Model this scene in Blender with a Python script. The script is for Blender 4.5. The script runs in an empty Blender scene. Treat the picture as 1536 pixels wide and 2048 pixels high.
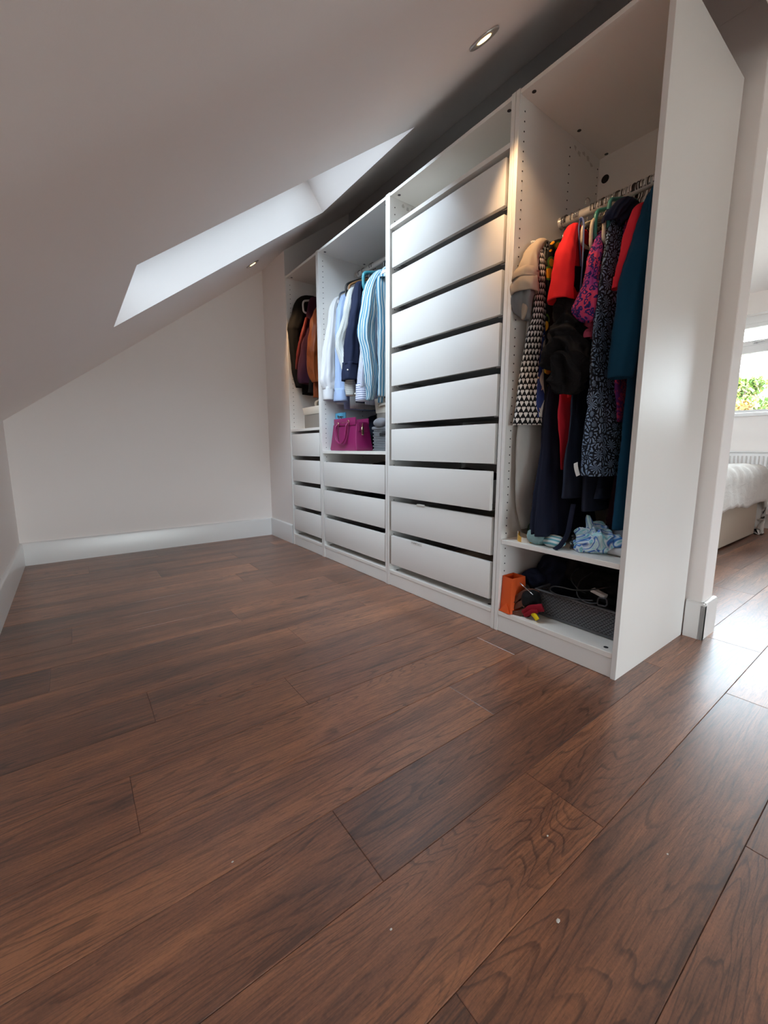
import bpy, bmesh, math, random
from mathutils import Vector, Matrix, noise

random.seed(7)
SC = bpy.context.scene
COL = SC.collection
PI = math.pi
V = Vector

# ------------------------------------------------------------------ camera
cam_d = bpy.data.cameras.new('camera')
cam_d.sensor_fit = 'VERTICAL'
cam_d.sensor_height = 36.0
cam_d.lens = 831.93 / 2048 * 36.0
cam_d.clip_start = 0.02
cam_d.clip_end = 400
cam = bpy.data.objects.new('camera', cam_d)
cam.location = (0.5647, -1.3811, 0.7629)
cam.rotation_euler = (1.4188, 0.0, 0.9282)
COL.objects.link(cam)
SC.camera = cam

# ------------------------------------------------------------------ view
SC.view_settings.view_transform = 'Standard'
SC.view_settings.look = 'None'
SC.view_settings.exposure = 2.85
SC.view_settings.gamma = 1.0
SC.view_settings.use_curve_mapping = False
SC.cycles.use_denoising = True
SC.cycles.max_bounces = 14
SC.cycles.diffuse_bounces = 12
SC.cycles.glossy_bounces = 4
SC.cycles.transparent_max_bounces = 12
SC.cycles.caustics_reflective = False
SC.cycles.caustics_refractive = False
SC.cycles.sample_clamp_indirect = 6.0

# ------------------------------------------------------------------ sky: bright overcast with soft grey clouds
SKY = 3.2
world = bpy.data.worlds.new('overcast_sky')
SC.world = world
world.use_nodes = True
wn = world.node_tree
wn.nodes.clear()
w_out = wn.nodes.new('ShaderNodeOutputWorld')
w_bg = wn.nodes.new('ShaderNodeBackground')
w_co = wn.nodes.new('ShaderNodeTexCoord')
w_map = wn.nodes.new('ShaderNodeMapping')
w_map.inputs['Scale'].default_value = (1.6, 1.6, 5.0)
w_no = wn.nodes.new('ShaderNodeTexNoise')
w_no.inputs['Scale'].default_value = 2.2
w_no.inputs['Detail'].default_value = 5
w_ra = wn.nodes.new('ShaderNodeValToRGB')
w_ra.color_ramp.elements[0].position = 0.32
w_ra.color_ramp.elements[0].color = (0.64, 0.76, 0.91, 1)
w_ra.color_ramp.elements[1].position = 0.58
w_ra.color_ramp.elements[1].color = (0.90, 0.96, 1.0, 1)
wn.links.new(w_co.outputs['Generated'], w_map.inputs['Vector'])
wn.links.new(w_map.outputs['Vector'], w_no.inputs['Vector'])
wn.links.new(w_no.outputs['Fac'], w_ra.inputs['Fac'])
wn.links.new(w_ra.outputs['Color'], w_bg.inputs['Color'])
w_bg.inputs['Strength'].default_value = SKY
wn.links.new(w_bg.outputs['Background'], w_out.inputs['Surface'])
world.cycles.sampling_method = 'MANUAL'
world.cycles.sample_map_resolution = 512


def portal(name, loc, rot, sx, sy):
    """Light portal in a modelled opening: adds no light, only guides sky sampling."""
    d = bpy.data.lights.new(name, 'AREA')
    d.shape = 'RECTANGLE'
    d.size, d.size_y = sx, sy
    d.cycles.is_portal = True
    o = bpy.data.objects.new(name, d)
    o.location = loc
    o.rotation_euler = rot
    COL.objects.link(o)
    return o


DOWNLIGHT_W = 3.0          # watts of each recessed lamp
WARM = (1.0, 0.62, 0.32)

# ================================================================== helpers
def root_of(o):
    while o.parent:
        o = o.parent
    return o


def finish(name, bm, mats, parent=None, smooth=40, kind=None, origin=None):
    """Link a bmesh as ONE mesh object. Shapes are written in world space."""
    me = bpy.data.meshes.new(name)
    bm.normal_update()
    bm.to_mesh(me)
    bm.free()
    for m in (mats if isinstance(mats, (list, tuple)) else [mats]):
        me.materials.append(m)
    if smooth:
        me.shade_smooth()
        if smooth < 180:
            me.set_sharp_from_angle(angle=math.radians(smooth))
    o = bpy.data.objects.new(name, me)
    COL.objects.link(o)
    off = V((0, 0, 0))
    if parent is not None:
        o.parent = parent
        if parent.parent is None:
            off = parent.location.copy() if parent.type == 'EMPTY' or parent.get('_org') else V((0, 0, 0))
        o.location = -off
    elif origin is not None:
        me.transform(Matrix.Translation(-V(origin)))
        o.location = origin
        o['_org'] = 1
    if kind:
        o['kind'] = kind
    return o


def tag(o, label, cat, group=None, kind=None):
    o['label'] = label
    o['category'] = cat
    if group:
        o['group'] = group
    if kind:
        o['kind'] = kind
    return o


def thing(name, loc, label, cat, group=None):
    o = bpy.data.objects.new(name, None)
    o.empty_display_size = 0.05
    o.location = loc
    COL.objects.link(o)
    return tag(o, label, cat, group)


def struct(name, bm, mats, parent=None, smooth=40):
    o = finish(name, bm, mats, parent, smooth)
    if parent is None:
        o['kind'] = 'structure'
    return o


def add_box(bm, lo, hi, bev=0.0, seg=1, mat=0, rot=None, about=None):
    r = bmesh.ops.create_cube(bm, size=1.0)
    vs = r['verts']
    c = (V(lo) + V(hi)) / 2
    s = V(hi) - V(lo)
    for v in vs:
        v.co = V((v.co.x * s.x, v.co.y * s.y, v.co.z * s.z)) + c
    if rot is not None:
        p = V(about) if about is not None else c
        for v in vs:
            v.co = rot @ (v.co - p) + p
    fs = {f for v in vs for f in v.link_faces}
    for f in fs:
        f.material_index = mat
    if bev > 0:
        es = list({e for v in vs for e in v.link_edges})
        rr = bmesh.ops.bevel(bm, geom=es, offset=bev, segments=seg, profile=0.6, affect='EDGES', clamp_overlap=True)
        for f in rr['faces']:
            f.material_index = mat
    return vs


def frame_axes(d):
    d = d.normalized()
    up = V((0, 0, 1)) if abs(d.z) < 0.9 else V((0, 1, 0))
    a = d.cross(up).normalized()
    return a, d.cross(a).normalized()


def add_cyl(bm, p0, p1, r0, r1=None, seg=16, mat=0, caps=True):
    p0, p1 = V(p0), V(p1)
    r1 = r0 if r1 is None else r1
    a, b = frame_axes(p1 - p0)
    A = [bm.verts.new(p0 + (a * math.cos(2 * PI * i / seg) + b * math.sin(2 * PI * i / seg)) * r0) for i in range(seg)]
    Bv = [bm.verts.new(p1 + (a * math.cos(2 * PI * i / seg) + b * math.sin(2 * PI * i / seg)) * r1) for i in range(seg)]
    for i in range(seg):
        j = (i + 1) % seg
        f = bm.faces.new((A[i], A[j], Bv[j], Bv[i]))
        f.material_index = mat
    if caps:
        bm.faces.new(A[::-1]).material_index = mat
        bm.faces.new(Bv).material_index = mat


def crom(pts, n):
    """Catmull-Rom through tuples of floats; n samples."""
    out = []
    m = len(pts) - 1
    for k in range(n):
        t = k / (n - 1) * m
        i = min(int(t), m - 1)
        u = t - i
        p0, p1, p2, p3 = pts[max(i - 1, 0)], pts[i], pts[i + 1], pts[min(i + 2, m)]
        out.append(tuple(0.5 * ((2 * b) + (-a + c) * u + (2 * a - 5 * b + 4 * c - d) * u * u + (-a + 3 * b - 3 * c + d) * u ** 3)
                         for a, b, c, d in zip(p0, p1, p2, p3)))
    return out


def add_tube(bm, pts, r, seg=8, closed=False, mat=0, flat=None, smooth_n=0, wide=None):
    """Tube along points; flat=(w, t) sweeps a strap, wide = its width direction."""
    if smooth_n:
        q = [tuple(p) for p in pts]
        if closed:
            q = q + [q[0]]
        pts = crom(q, smooth_n)
        if closed:
            pts = pts[:-1]
    P = [V(p) for p in pts]
    n = len(P)
    rings = []
    prev = None
    for i in range(n):
        if closed:
            d = P[(i + 1) % n] - P[(i - 1) % n]
        else:
            d = P[min(i + 1, n - 1)] - P[max(i - 1, 0)]
        if d.length < 1e-9:
            d = V((0, 0, 1))
        d.normalize()
        if wide is not None:
            a = V(wide) - d * V(wide).dot(d)
            a = a.normalized() if a.length > 1e-6 else frame_axes(d)[0]
            b = d.cross(a).normalized()
        elif prev is None:
            a, b = frame_axes(d)
        else:
            a = (prev - d * prev.dot(d)).normalized()
            b = d.cross(a).normalized()
        prev = a
        ra, rb = (r, r) if flat is None else flat
        rings.append([bm.verts.new(P[i] + a * math.cos(2 * PI * k / seg) * ra + b * math.sin(2 * PI * k / seg) * rb) for k in range(seg)])
    for i in range(n if closed else n - 1):
        A, Bv = rings[i], rings[(i + 1) % n]
        for k in range(seg):
            j = (k + 1) % seg
            bm.faces.new((A[k], A[j], Bv[j], Bv[k])).material_index = mat
    if not closed:
        bm.faces.new(rings[0][::-1]).material_index = mat
        bm.faces.new(rings[-1]).material_index = mat


def lathe(bm, prof, centre, axis=(0, 0, 1), seg=32, mat=0, close=False):
    """prof: (radius, height) list turned about an axis."""
    ax = V(axis).normalized()
    a, b = frame_axes(ax)
    rings = []
    for r, h in prof:
        rings.append([bm.verts.new(V(centre) + ax * h + (a * math.cos(2 * PI * i / seg) + b * math.sin(2 * PI * i / seg)) * max(r, 1e-5)) for i in range(seg)])
    for A, Bv in zip(rings, rings[1:]):
        for i in range(seg):
            j = (i + 1) % seg
            bm.faces.new((A[i], A[j], Bv[j], Bv[i])).material_index = mat
    if close:
        bm.faces.new(rings[0][::-1]).material_index = mat
        bm.faces.new(rings[-1]).material_index = mat


# ================================================================== node helper
class G:
    def __init__(self, name):
        self.m = bpy.data.materials.new(name)
        self.m.use_nodes = True
        self.t = self.m.node_tree
        self.t.nodes.clear()
        self.out = self.t.nodes.new('ShaderNodeOutputMaterial')

    def put(self, sock, v):
        if hasattr(v, 'is_output') or hasattr(v, 'links'):
            self.t.links.new(v, sock)
        else:
            if isinstance(v, tuple) and len(v) == 3 and getattr(sock, 'type', '') == 'RGBA':
                v = v + (1.0,)
            sock.default_value = v

    def n(self, kind, out=0, props=None, **ins):
        nd = self.t.nodes.new('ShaderNode' + kind)
        for k, v in (props or {}).items():
            setattr(nd, k, v)
        for k, v in ins.items():
            key = int(k[1:]) if k[0] == '_' and k[1:].isdigit() else k.replace('_', ' ')
            self.put(nd.inputs[key], v)
        return nd.outputs[out]

    def math(self, op, a, b=0.0, c=0.0, clamp=False):
        nd = self.t.nodes.new('ShaderNodeMath')
        nd.operation = op
        nd.use_clamp = clamp
        for i, v in enumerate((a, b, c)):
            self.put(nd.inputs[i], v)
        return nd.outputs[0]

    def add(self, a, b): return self.math('ADD', a, b)
    def sub(self, a, b): return self.math('SUBTRACT', a, b)
    def mul(self, a, b): return self.math('MULTIPLY', a, b)
    def lt(self, a, b): return self.math('LESS_THAN', a, b)
    def gt(self, a, b): return self.math('GREATER_THAN', a, b)
    def fract(self, a): return self.math('FRACT', a)

    def step(self, x, a, b):
        return self.n('MapRange', props={'interpolation_type': 'SMOOTHSTEP'}, Value=x, From_Min=a, From_Max=b)

    def uv(self):
        return self.n('UVMap')

    def obj(self):
        return self.n('TexCoord', 3)

    def geo(self):
        return self.n('NewGeometry', 0)

    def xyz(self, v):
        nd = self.t.nodes.new('ShaderNodeSeparateXYZ')
        self.put(nd.inputs[0], v)
        return nd.outputs

    def vec(self, x, y, z=0.0):
        return self.n('CombineXYZ', X=x, Y=y, Z=z)

    def scale(self, v, s):
        return self.n('Mapping', Vector=v, Scale=s)

    def noise(self, v, scale, detail=2.0, rough=0.5, dist=0.0, out=0):
        return self.n('TexNoise', out, Vector=v, Scale=scale, Detail=detail, Roughness=rough, Distortion=dist)

    def mix(self, f, a, b):
        nd = self.t.nodes.new('ShaderNodeMix')
        nd.data_type = 'RGBA'
        self.put(nd.inputs['Factor'], f)
        self.put(nd.inputs[6], a)
        self.put(nd.inputs[7], b)
        return nd.outputs[2]

    def ramp(self, f, stops):
        nd = self.t.nodes.new('ShaderNodeValToRGB')
        el = nd.color_ramp.elements
        while len(el) < len(stops):
            el.new(0.5)
        for e, (p, c) in zip(el, stops):
            e.position = p
            e.color = tuple(c) + (1.0,)
        self.put(nd.inputs[0], f)
        return nd.outputs[0]

    def bump(self, h, strength, dist, normal=None):
        k = dict(Height=h, Strength=strength, Distance=dist)
        if normal is not None:
            k['Normal'] = normal
        return self.n('Bump', **k)

    def surf(self, color, rough=0.6, normal=None, **k):
        nd = self.t.nodes.new('ShaderNodeBsdfPrincipled')
        self.put(nd.inputs['Base Color'], color)
        self.put(nd.inputs['Roughness'], rough)
        if normal is not None:
            self.put(nd.inputs['Normal'], normal)
        for kk, v in k.items():
            self.put(nd.inputs[kk.replace('_', ' ')], v)
        self.t.links.new(nd.outputs[0], self.out.inputs[0])
        return self.m


def srgb(r, g, b):
    f = lambda c: (c / 255 / 12.92) if c / 255 <= 0.04045 else ((c / 255 + 0.055) / 1.055) ** 2.4
    return (f(r), f(g), f(b))


def plain(name, color, rough=0.6, bump=None, **k):
    g = G(name)
    nrm = None
    if bump:
        sc, st, di = bump
        nrm = g.bump(g.noise(g.obj(), sc, 3), st, di)
    return g.surf(color, rough, nrm, **k)


# ================================================================== materials
M = {}


def mat_paint(name, c, rough=0.75):
    g = G(name)
    o = g.obj()
    n1 = g.noise(o, 1.3, 3)
    col = g.mix(g.mul(n1, 0.35), c, tuple(x * 0.93 for x in c))
    nrm = g.bump(g.noise(o, 260, 2), 0.06, 0.002)
    return g.surf(col, rough, nrm)


M['wall'] = mat_paint('wall_paint', (0.90, 0.855, 0.825))
M['ceiling'] = mat_paint('ceiling_paint', (0.91, 0.855, 0.825))
M['gloss'] = plain('skirting_gloss_paint', (0.80, 0.80, 0.79), 0.28, (40, 0.03, 0.002))


def mat_laminate(name, c):
    g = G(name)
    o = g.obj()
    col = g.mix(g.mul(g.noise(o, 4, 4), 0.25), c, tuple(x * 0.95 for x in c))
    nrm = g.bump(g.noise(o, 420, 2), 0.05, 0.001)
    return g.surf(col, 0.36, nrm)


M['lam'] = mat_laminate('white_laminate', (0.81, 0.795, 0.765))
M['lam_in'] = mat_laminate('white_laminate_inside', (0.86, 0.83, 0.78))
M['top_shade'] = plain('wardrobe_top_shade', (0.17, 0.15, 0.13), 0.9, (90, .3, .002))  # dark colour for unseen wardrobe tops, deepens the shade above them
M['band_shade'] = plain('upper_band_shade', (0.52, 0.51, 0.50), 0.9, (60, .1, .002))  # darker than the wall paint: shade above the wardrobes put into colour
M['hole'] = plain('dark_hole', (0.012, 0.012, 0.013), 0.8)
M['cam'] = plain('dark_cam_fitting', (0.06, 0.06, 0.065), 0.35, Metallic=0.6)
M['rail_metal'] = plain('brushed_runner_metal', (0.55, 0.55, 0.56), 0.35, Metallic=0.9)
M['drawer_box'] = plain('drawer_box_grey_white', (0.55, 0.55, 0.54), 0.5)
M['rod'] = plain('satin_white_metal', (0.72, 0.69, 0.64), 0.3, Metallic=0.25)
M['wire'] = plain('steel_wire', (0.5, 0.5, 0.5), 0.25, Metallic=1.0)
M['wire_dark'] = plain('dark_wire', (0.09, 0.085, 0.08), 0.35, Metallic=0.8)
M['upvc'] = plain('white_window_plastic', (0.86, 0.86, 0.86), 0.3)
M['chrome'] = plain('chrome', (0.75, 0.75, 0.76), 0.15, Metallic=1.0)


def mat_wood():
    g = G('walnut_plank')
    uv = g.uv()
    u, v, _ = g.xyz(uv)
    tone = g.n('Attribute', 2, props={'attribute_type': 'OBJECT', 'attribute_name': 'tone'})
    base = g.vec(u, v)
    # long contour figure: cathedral lines
    f1 = g.noise(g.scale(base, (4.6, 0.50, 1)), 1.0, 3.0, 0.45, 1.0)
    wob = g.noise(g.scale(base, (48, 6.0, 1)), 1.0, 3)
    ring = g.fract(g.add(g.add(g.mul(f1, 30.0), g.mul(u, 34.0)), g.mul(wob, 0.8)))
    line = g.mul(g.step(ring, 0.66, 0.92), g.sub(1.0, g.step(ring, 0.93, 1.0)))
    # broad streaks of lighter and darker timber
    streak = g.noise(g.scale(base, (11, 0.55, 1)), 1.0, 4, 0.6, 0.8)
    fibre = g.noise(g.scale(base, (190, 8, 1)), 1.0, 3, 0.65)
    pore = g.noise(g.scale(base, (330, 24, 1)), 1.0, 3, 0.65)
    mott = g.noise(g.scale(base, (300, 200, 1)), 1.0, 2, 0.6)
    cloud = g.noise(g.scale(base, (5, 1.8, 1)), 1.0, 3)
    a = g.add(g.add(g.mul(streak, 0.50), g.mul(cloud, 0.30)), 0.10)
    a = g.add(a, g.mul(g.sub(fibre, 0.5), 0.42))
    a = g.add(a, g.mul(g.sub(mott, 0.5), 0.16))
    a = g.add(a, g.mul(g.sub(tone, 0.5), 0.34))
    a = g.sub(a, g.mul(line, 0.05))
    col = g.ramp(a, [(0.20, (0.045, 0.0225, 0.0165)), (0.36, (0.120, 0.0560, 0.0370)),
                     (0.50, (0.255, 0.1080, 0.0610)), (0.68, (0.480, 0.2020, 0.0960))])
    lw = g.mul(line, g.step(g.noise(g.scale(base, (9, 1.6, 1)), 1.0, 2), 0.34, 0.58))
    col = g.mix(g.mul(lw, 0.42), col, (0.042, 0.021, 0.0155))
    col = g.mix(g.mul(g.step(pore, 0.50, 0.64), 0.38), col, (0.042, 0.021, 0.0155))
    # knots
    kn = g.n('TexVoronoi', 0, Vector=g.scale(base, (3.2, 1.25, 1)), Scale=1.0)
    knot = g.sub(1.0, g.step(kn, 0.02, 0.085))
    col = g.mix(g.mul(knot, 0.75), col, (0.012, 0.007, 0.006))
    peb = g.noise(g.scale(base, (330, 120, 1)), 1.0, 3, 0.6)
    h = g.add(g.mul(peb, 0.7), g.mul(pore, 0.5))
    nrm = g.bump(h, 0.22, 0.0010)
    rough = g.add(0.25, g.mul(peb, 0.12))
    return g.surf(col, rough, nrm, Specular_IOR_Level=1.0)


M['wood'] = mat_wood()
M['subfloor'] = plain('dark_joint', (0.012, 0.008, 0.006), 0.8)


def mat_glass(name='window_glass', tint=(0.96, 0.98, 0.975)):
    g = G(name)
    fr = g.n('Fresnel', IOR=1.45)
    tr = g.n('BsdfTransparent', Color=tint)
    gl = g.n('BsdfGlossy', Color=(1.0, 1.0, 1.0), Roughness=0.02)
    mx = g.n('MixShader', _0=fr, _1=tr, _2=gl)
    g.t.links.new(mx, g.out.inputs[0])
    return g.m


M['glass'] = mat_glass()
M['roof_glass'] = mat_glass('tinted_roof_glass', (0.655, 0.685, 0.705))


def mat_lamp():
    g = G('warm_lamp_lens')
    em = g.n('Emission', Color=(1.0, 0.66, 0.27), Strength=0.7)
    g.t.links.new(em, g.out.inputs[0])
    return g.m


M['lamp'] = mat_lamp()
M['bezel'] = plain('brushed_bezel', (0.55, 0.52, 0.49), 0.35, Metallic=0.6)


# ---- fabrics (UV in metres: u around, v along)
def fabric(name, color, rough=0.9, weave=1500, wrinkle=0.25, pattern=None, sheen=0.0, bump_d=0.004):
    g = G(name)
    uv = g.uv()
    col = pattern(g, uv) if pattern else color
    w = g.noise(g.scale(uv, (26, 9, 1)), 1.0, 3, 0.55, 0.6)
    n1 = g.bump(w, wrinkle, bump_d)
    n2 = g.bump(g.noise(uv, weave, 1), 0.12, 0.0006, n1)
    return g.surf(col, rough, n2, Sheen_Weight=sheen, Specular_IOR_Level=0.25)


def stripes(ca, cb, pitch, duty=0.5, thin=None):
    def p(g, uv):
        u, v, _ = g.xyz(uv)
        f = g.fract(g.mul(u, 1.0 / pitch))
        c = g.mix(g.lt(f, duty), cb, ca)
        if thin:
            f2 = g.fract(g.add(g.mul(u, 1.0 / pitch), 0.0))
            c = g.mix(g.mul(g.gt(f2, 0.72), g.lt(f2, 0.80)), c, thin)
        return c
    return p


def hstripes(ca, cb, pitch, duty=0.5):
    def p(g, uv):
        u, v, _ = g.xyz(uv)
        return g.mix(g.lt(g.fract(g.mul(v, 1.0 / pitch)), duty), cb, ca)
    return p


def p_heart(g, uv):
    u, v, _ = g.xyz(uv)
    row = g.mul(v, 1 / 0.0215)
    ri = g.math('FLOOR', row)
    b = g.sub(g.fract(row), 0.5)
    odd = g.mul(g.math('MODULO', ri, 2.0), 0.5)
    a = g.sub(g.fract(g.add(g.mul(u, 1 / 0.0205), odd)), 0.5)
    aa = g.math('ABSOLUTE', a)
    lim = g.mul(g.add(b, 0.50), 0.60)
    top = g.sub(0.46, g.mul(g.math('ABSOLUTE', g.sub(aa, 0.17)), 0.9))
    w = g.mul(g.lt(aa, lim), g.lt(b, top))
    return g.mix(w, (0.012, 0.012, 0.013), (0.80, 0.78, 0.74))


def p_orange(g, uv):
    w = g.noise(uv, 18, 2, out=1)
    q = g.n('VectorMath', props={'operation': 'MULTIPLY_ADD'}, _0=w, _1=(0.018, 0.018, 0), _2=uv)
    vor = g.t.nodes.new('ShaderNodeTexVoronoi')
    g.put(vor.inputs['Vector'], q)
    vor.inputs['Scale'].default_value = 19
    d = vor.outputs['Distance']
    c = g.xyz(vor.outputs['Color'])
    on = g.gt(c[0], 0.25)
    fruit = g.mul(g.lt(d, 0.40), on)
    leaf = g.mul(g.mul(g.gt(d, 0.40), g.lt(d, 0.50)), g.gt(c[1], 0.52))
    col = g.mix(fruit, (0.010, 0.010, 0.011), g.mix(c[2], (0.80, 0.30, 0.01), (0.85, 0.45, 0.04)))
    return g.mix(leaf, col, (0.10, 0.22, 0.03))


def p_animal(ca, cb, ring):
    def p(g, uv):
        w = g.noise(uv, 40, 2, out=1)
        q = g.n('VectorMath', props={'operation': 'MULTIPLY_ADD'}, _0=w, _1=(0.022, 0.022, 0), _2=uv)
        d = g.n('TexVoronoi', 0, Vector=q, Scale=66.0)
        n = g.noise(uv, 70, 2)
        d2 = g.add(d, g.mul(g.sub(n, 0.5), 0.5))
        rg = g.mul(g.gt(d2, 0.26), g.lt(d2, 0.54))
        big = g.noise(uv, 9, 2)
        base = g.mix(g.step(big, 0.4, 0.6), ca, cb)
        return g.mix(rg, base, ring)
    return p


def p_leaf(g, uv):
    """bursts of curved leaf strokes around scattered centres"""
    w = g.noise(uv, 24, 2, out=1)
    q = g.n('VectorMath', props={'operation': 'MULTIPLY_ADD'}, _0=w, _1=(0.020, 0.020, 0), _2=uv)
    vor = g.t.nodes.new('ShaderNodeTexVoronoi')
    vor.inputs['Scale'].default_value = 21.0
    g.put(vor.inputs['Vector'], q)
    rel = g.n('VectorMath', props={'operation': 'SUBTRACT'}, _0=g.n('VectorMath', props={'operation': 'SCALE'}, _0=q, Scale=21.0), _1=g.n('VectorMath', props={'operation': 'SCALE'}, _0=vor.outputs['Position'], Scale=21.0))
    rx, ry, _ = g.xyz(rel)
    ang = g.math('ARCTAN2', ry, rx)
    r = vor.outputs['Distance']
    cr = g.xyz(vor.outputs['Color'])
    st = g.math('SINE', g.add(g.add(g.mul(ang, 11.0), g.mul(r, 7.0)), g.mul(cr[0], 6.0)))
    st = g.mul(g.step(st, -0.1, 0.35), g.step(r, 0.07, 0.13))
    brk = g.step(g.math('SINE', g.add(g.mul(r, 17.0), g.mul(cr[1], 6.0))), -0.85, -0.55)
    tint = g.mix(g.noise(uv, 6, 2), (0.16, 0.27, 0.46), (0.36, 0.48, 0.64))
    return g.mix(g.mul(st, brk), (0.014, 0.018, 0.028), tint)


def p_wavy(g, uv):
    u, v, _ = g.xyz(uv)
    s = g.math('SINE', g.mul(v, 48.0))
    f = g.fract(g.add(g.mul(u, 14.0), g.mul(s, 0.20)))
    n = g.noise(uv, 30, 2)
    w = g.lt(g.math('ABSOLUTE', g.sub(f, 0.5)), 0.17)
    blot = g.gt(n, 0.60)
    c = g.mix(w, (0.035, 0.06, 0.22), (0.80, 0.77, 0.71))
    return g.mix(g.mul(blot, g.sub(1.0, w)), c, (0.72, 0.55, 0.36))


def p_paisley(g, uv):
    n = g.noise(uv, 8, 1.5, 0.5, 2.0)
    f = g.fract(g.mul(n, 5.0))
    return g.ramp(f, [(0.0, (0.78, 0.82, 0.84)), (0.18, (0.16, 0.52, 0.60)), (0.34, (0.72, 0.80, 0.84)),
                      (0.5, (0.04, 0.12, 0.42)), (0.62, (0.10, 0.32, 0.66)), (0.80, (0.80, 0.84, 0.86)), (0.92, (0.40, 0.70, 0.74))])


def p_tweedgrey(g, uv):
    n = g.noise(uv, 420, 2)
    return g.mix(n, (0.16, 0.145, 0.13), (0.36, 0.34, 0.31))


F = {
    'coat_beige': fabric('beige_suede', (0.44, 0.36, 0.28), 0.85),
    'coat_grey': fabric('pale_grey_cotton', (0.50, 0.495, 0.47), 0.85, wrinkle=0.6),
    'coat_lining': fabric('grey_lining', (0.22, 0.225, 0.23), 0.7),
    'heart': fabric('black_white_heart_print', None, pattern=p_heart),
    'orange_print': fabric('black_orange_print', None, pattern=p_orange),
    'wavy': fabric('blue_white_wave_print', None, pattern=p_wavy),
    'red': fabric('bright_red_jersey', (0.76, 0.018, 0.024), 0.85),
    'red2': fabric('coral_red_jersey', (0.76, 0.028, 0.050), 0.85),
    'black': fabric('black_jersey', (0.008, 0.0072, 0.0078), 0.9, wrinkle=0.6, bump_d=0.008),
    'charcoal': fabric('charcoal_brown_cloth', (0.018, 0.015, 0.015), 0.9),
    'navy': fabric('navy_jersey', (0.0055, 0.0075, 0.022), 0.85),
    'navy2': fabric('navy_cotton', (0.014, 0.020, 0.050), 0.85),
    'slate': fabric('slate_blue_jersey', (0.018, 0.023, 0.042), 0.85),
    'periwinkle': fabric('periwinkle_strap', (0.14, 0.20, 0.42), 0.8),
    'animal': fabric('pink_animal_print', None, pattern=p_animal((0.70, 0.07, 0.16), (0.34, 0.05, 0.26), (0.030, 0.026, 0.16))),
    'pink': fabric('rose_pink_jersey', (0.62, 0.10, 0.18), 0.85),
    'leaf': fabric('blue_leaf_print', None, pattern=p_leaf),
    'purple_print': fabric('purple_red_print', None, pattern=p_animal((0.11, 0.012, 0.10), (0.07, 0.012, 0.12), (0.36, 0.03, 0.09))),
    'teal': fabric('dark_teal_velour', (0.005, 0.050, 0.100), 0.95),
    'maroon_print': fabric('dark_maroon_cloth', (0.040, 0.008, 0.016), 0.9),
    'white_shirt': fabric('white_cotton', (0.74, 0.74, 0.75), 0.85, wrinkle=0.5),
    'ltblue': fabric('light_blue_cotton', (0.36, 0.47, 0.70), 0.85, wrinkle=0.4),
    'fine': fabric('fine_striped_cotton', None, pattern=stripes((0.70, 0.72, 0.70), (0.30, 0.34, 0.36), 0.0075, 0.72), wrinkle=0.4),
    'fine_h': fabric('fine_striped_cuff', None, pattern=hstripes((0.74, 0.74, 0.70), (0.25, 0.28, 0.30), 0.0105, 0.74)),
    'pinstripe': fabric('blue_pinstripe_cotton', None, pattern=stripes((0.66, 0.69, 0.78), (0.08, 0.10, 0.24), 0.010, 0.72), wrinkle=0.4),
    'pinstripe_h': fabric('blue_pinstripe_cuff', None, pattern=hstripes((0.66, 0.69, 0.80), (0.07, 0.09, 0.24), 0.0125, 0.74)),
    'wide': fabric('wide_blue_striped_cotton', None, pattern=stripes((0.060, 0.25, 0.42), (0.62, 0.68, 0.68), 0.019, 0.46, (0.20, 0.44, 0.54)), wrinkle=0.4),
    'maroon': fabric('maroon_wool', (0.052, 0.014, 0.030), 0.9),
    'oxblood': fabric('dark_red_lining', (0.13, 0.016, 0.014), 0.6),
    'rust': fabric('rust_leather', (0.20, 0.048, 0.012), 0.45, wrinkle=0.6, bump_d=0.006, sheen=0.0),
    'blackcoat': fabric('black_wool', (0.0065, 0.006, 0.006), 0.95, wrinkle=0.5),
    'paisley': fabric('turquoise_paisley_print', None, pattern=p_paisley),
    'mint': fabric('pale_mint_towelling', (0.22, 0.34, 0.34), 0.95, weave=260, wrinkle=1.0, bump_d=.012),
    'aqua': fabric('aqua_striped_knit', None, pattern=hstripes((0.60, 0.68, 0.68), (0.12, 0.36, 0.42), 0.022, 0.55)),
    'green': fabric('dark_green_cloth', (0.045, 0.085, 0.045), 0.9),
    'offwhite': fabric('off_white_cloth', (0.55, 0.55, 0.56), 0.9),
    'gold_cream': fabric('cream_and_gold_band', None, pattern=stripes((0.62, 0.34, 0.07), (0.68, 0.60, 0.52), 0.06, 0.5)),
    'box_cream': fabric('cream_canvas', (0.66, 0.62, 0.54), 0.9, wrinkle=0.1),
    'box_grey': fabric('grey_tweed', None, pattern=p_tweedgrey, wrinkle=0.05),
    'felt': fabric('grey_felt', (0.20, 0.20, 0.22), 0.95),
    'duvet': fabric('white_duvet_cotton', (0.74, 0.72, 0.69), 0.9, wrinkle=0.7, bump_d=0.01),
    'divan': fabric('oatmeal_upholstery', (0.50, 0.42, 0.34), 0.9, wrinkle=0.05),
    'glove': fabric('crimson_fleece', (0.22, 0.006, 0.016), 0.95),
    'yellow': fabric('yellow_fleece', (0.72, 0.52, 0.01), 0.9),
}
M['tan_leather'] = plain('brown_leather', (0.10, 0.030, 0.015), 0.5, (120, 0.1, 0.001))
M['orange_paper'] = plain('orange_paper', (0.72, 0.095, 0.010), 0.6, (60, 0.06, 0.002))
M['magenta'] = plain('magenta_leather', (0.26, 0.012, 0.105), 0.42, (420, 0.15, 0.0008))
M['magenta_dark'] = plain('dark_magenta_edge', (0.12, 0.006, 0.05), 0.45)
M['gold'] = plain('pale_gold_metal', (0.75, 0.58, 0.40), 0.25, Metallic=1.0)
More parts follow.
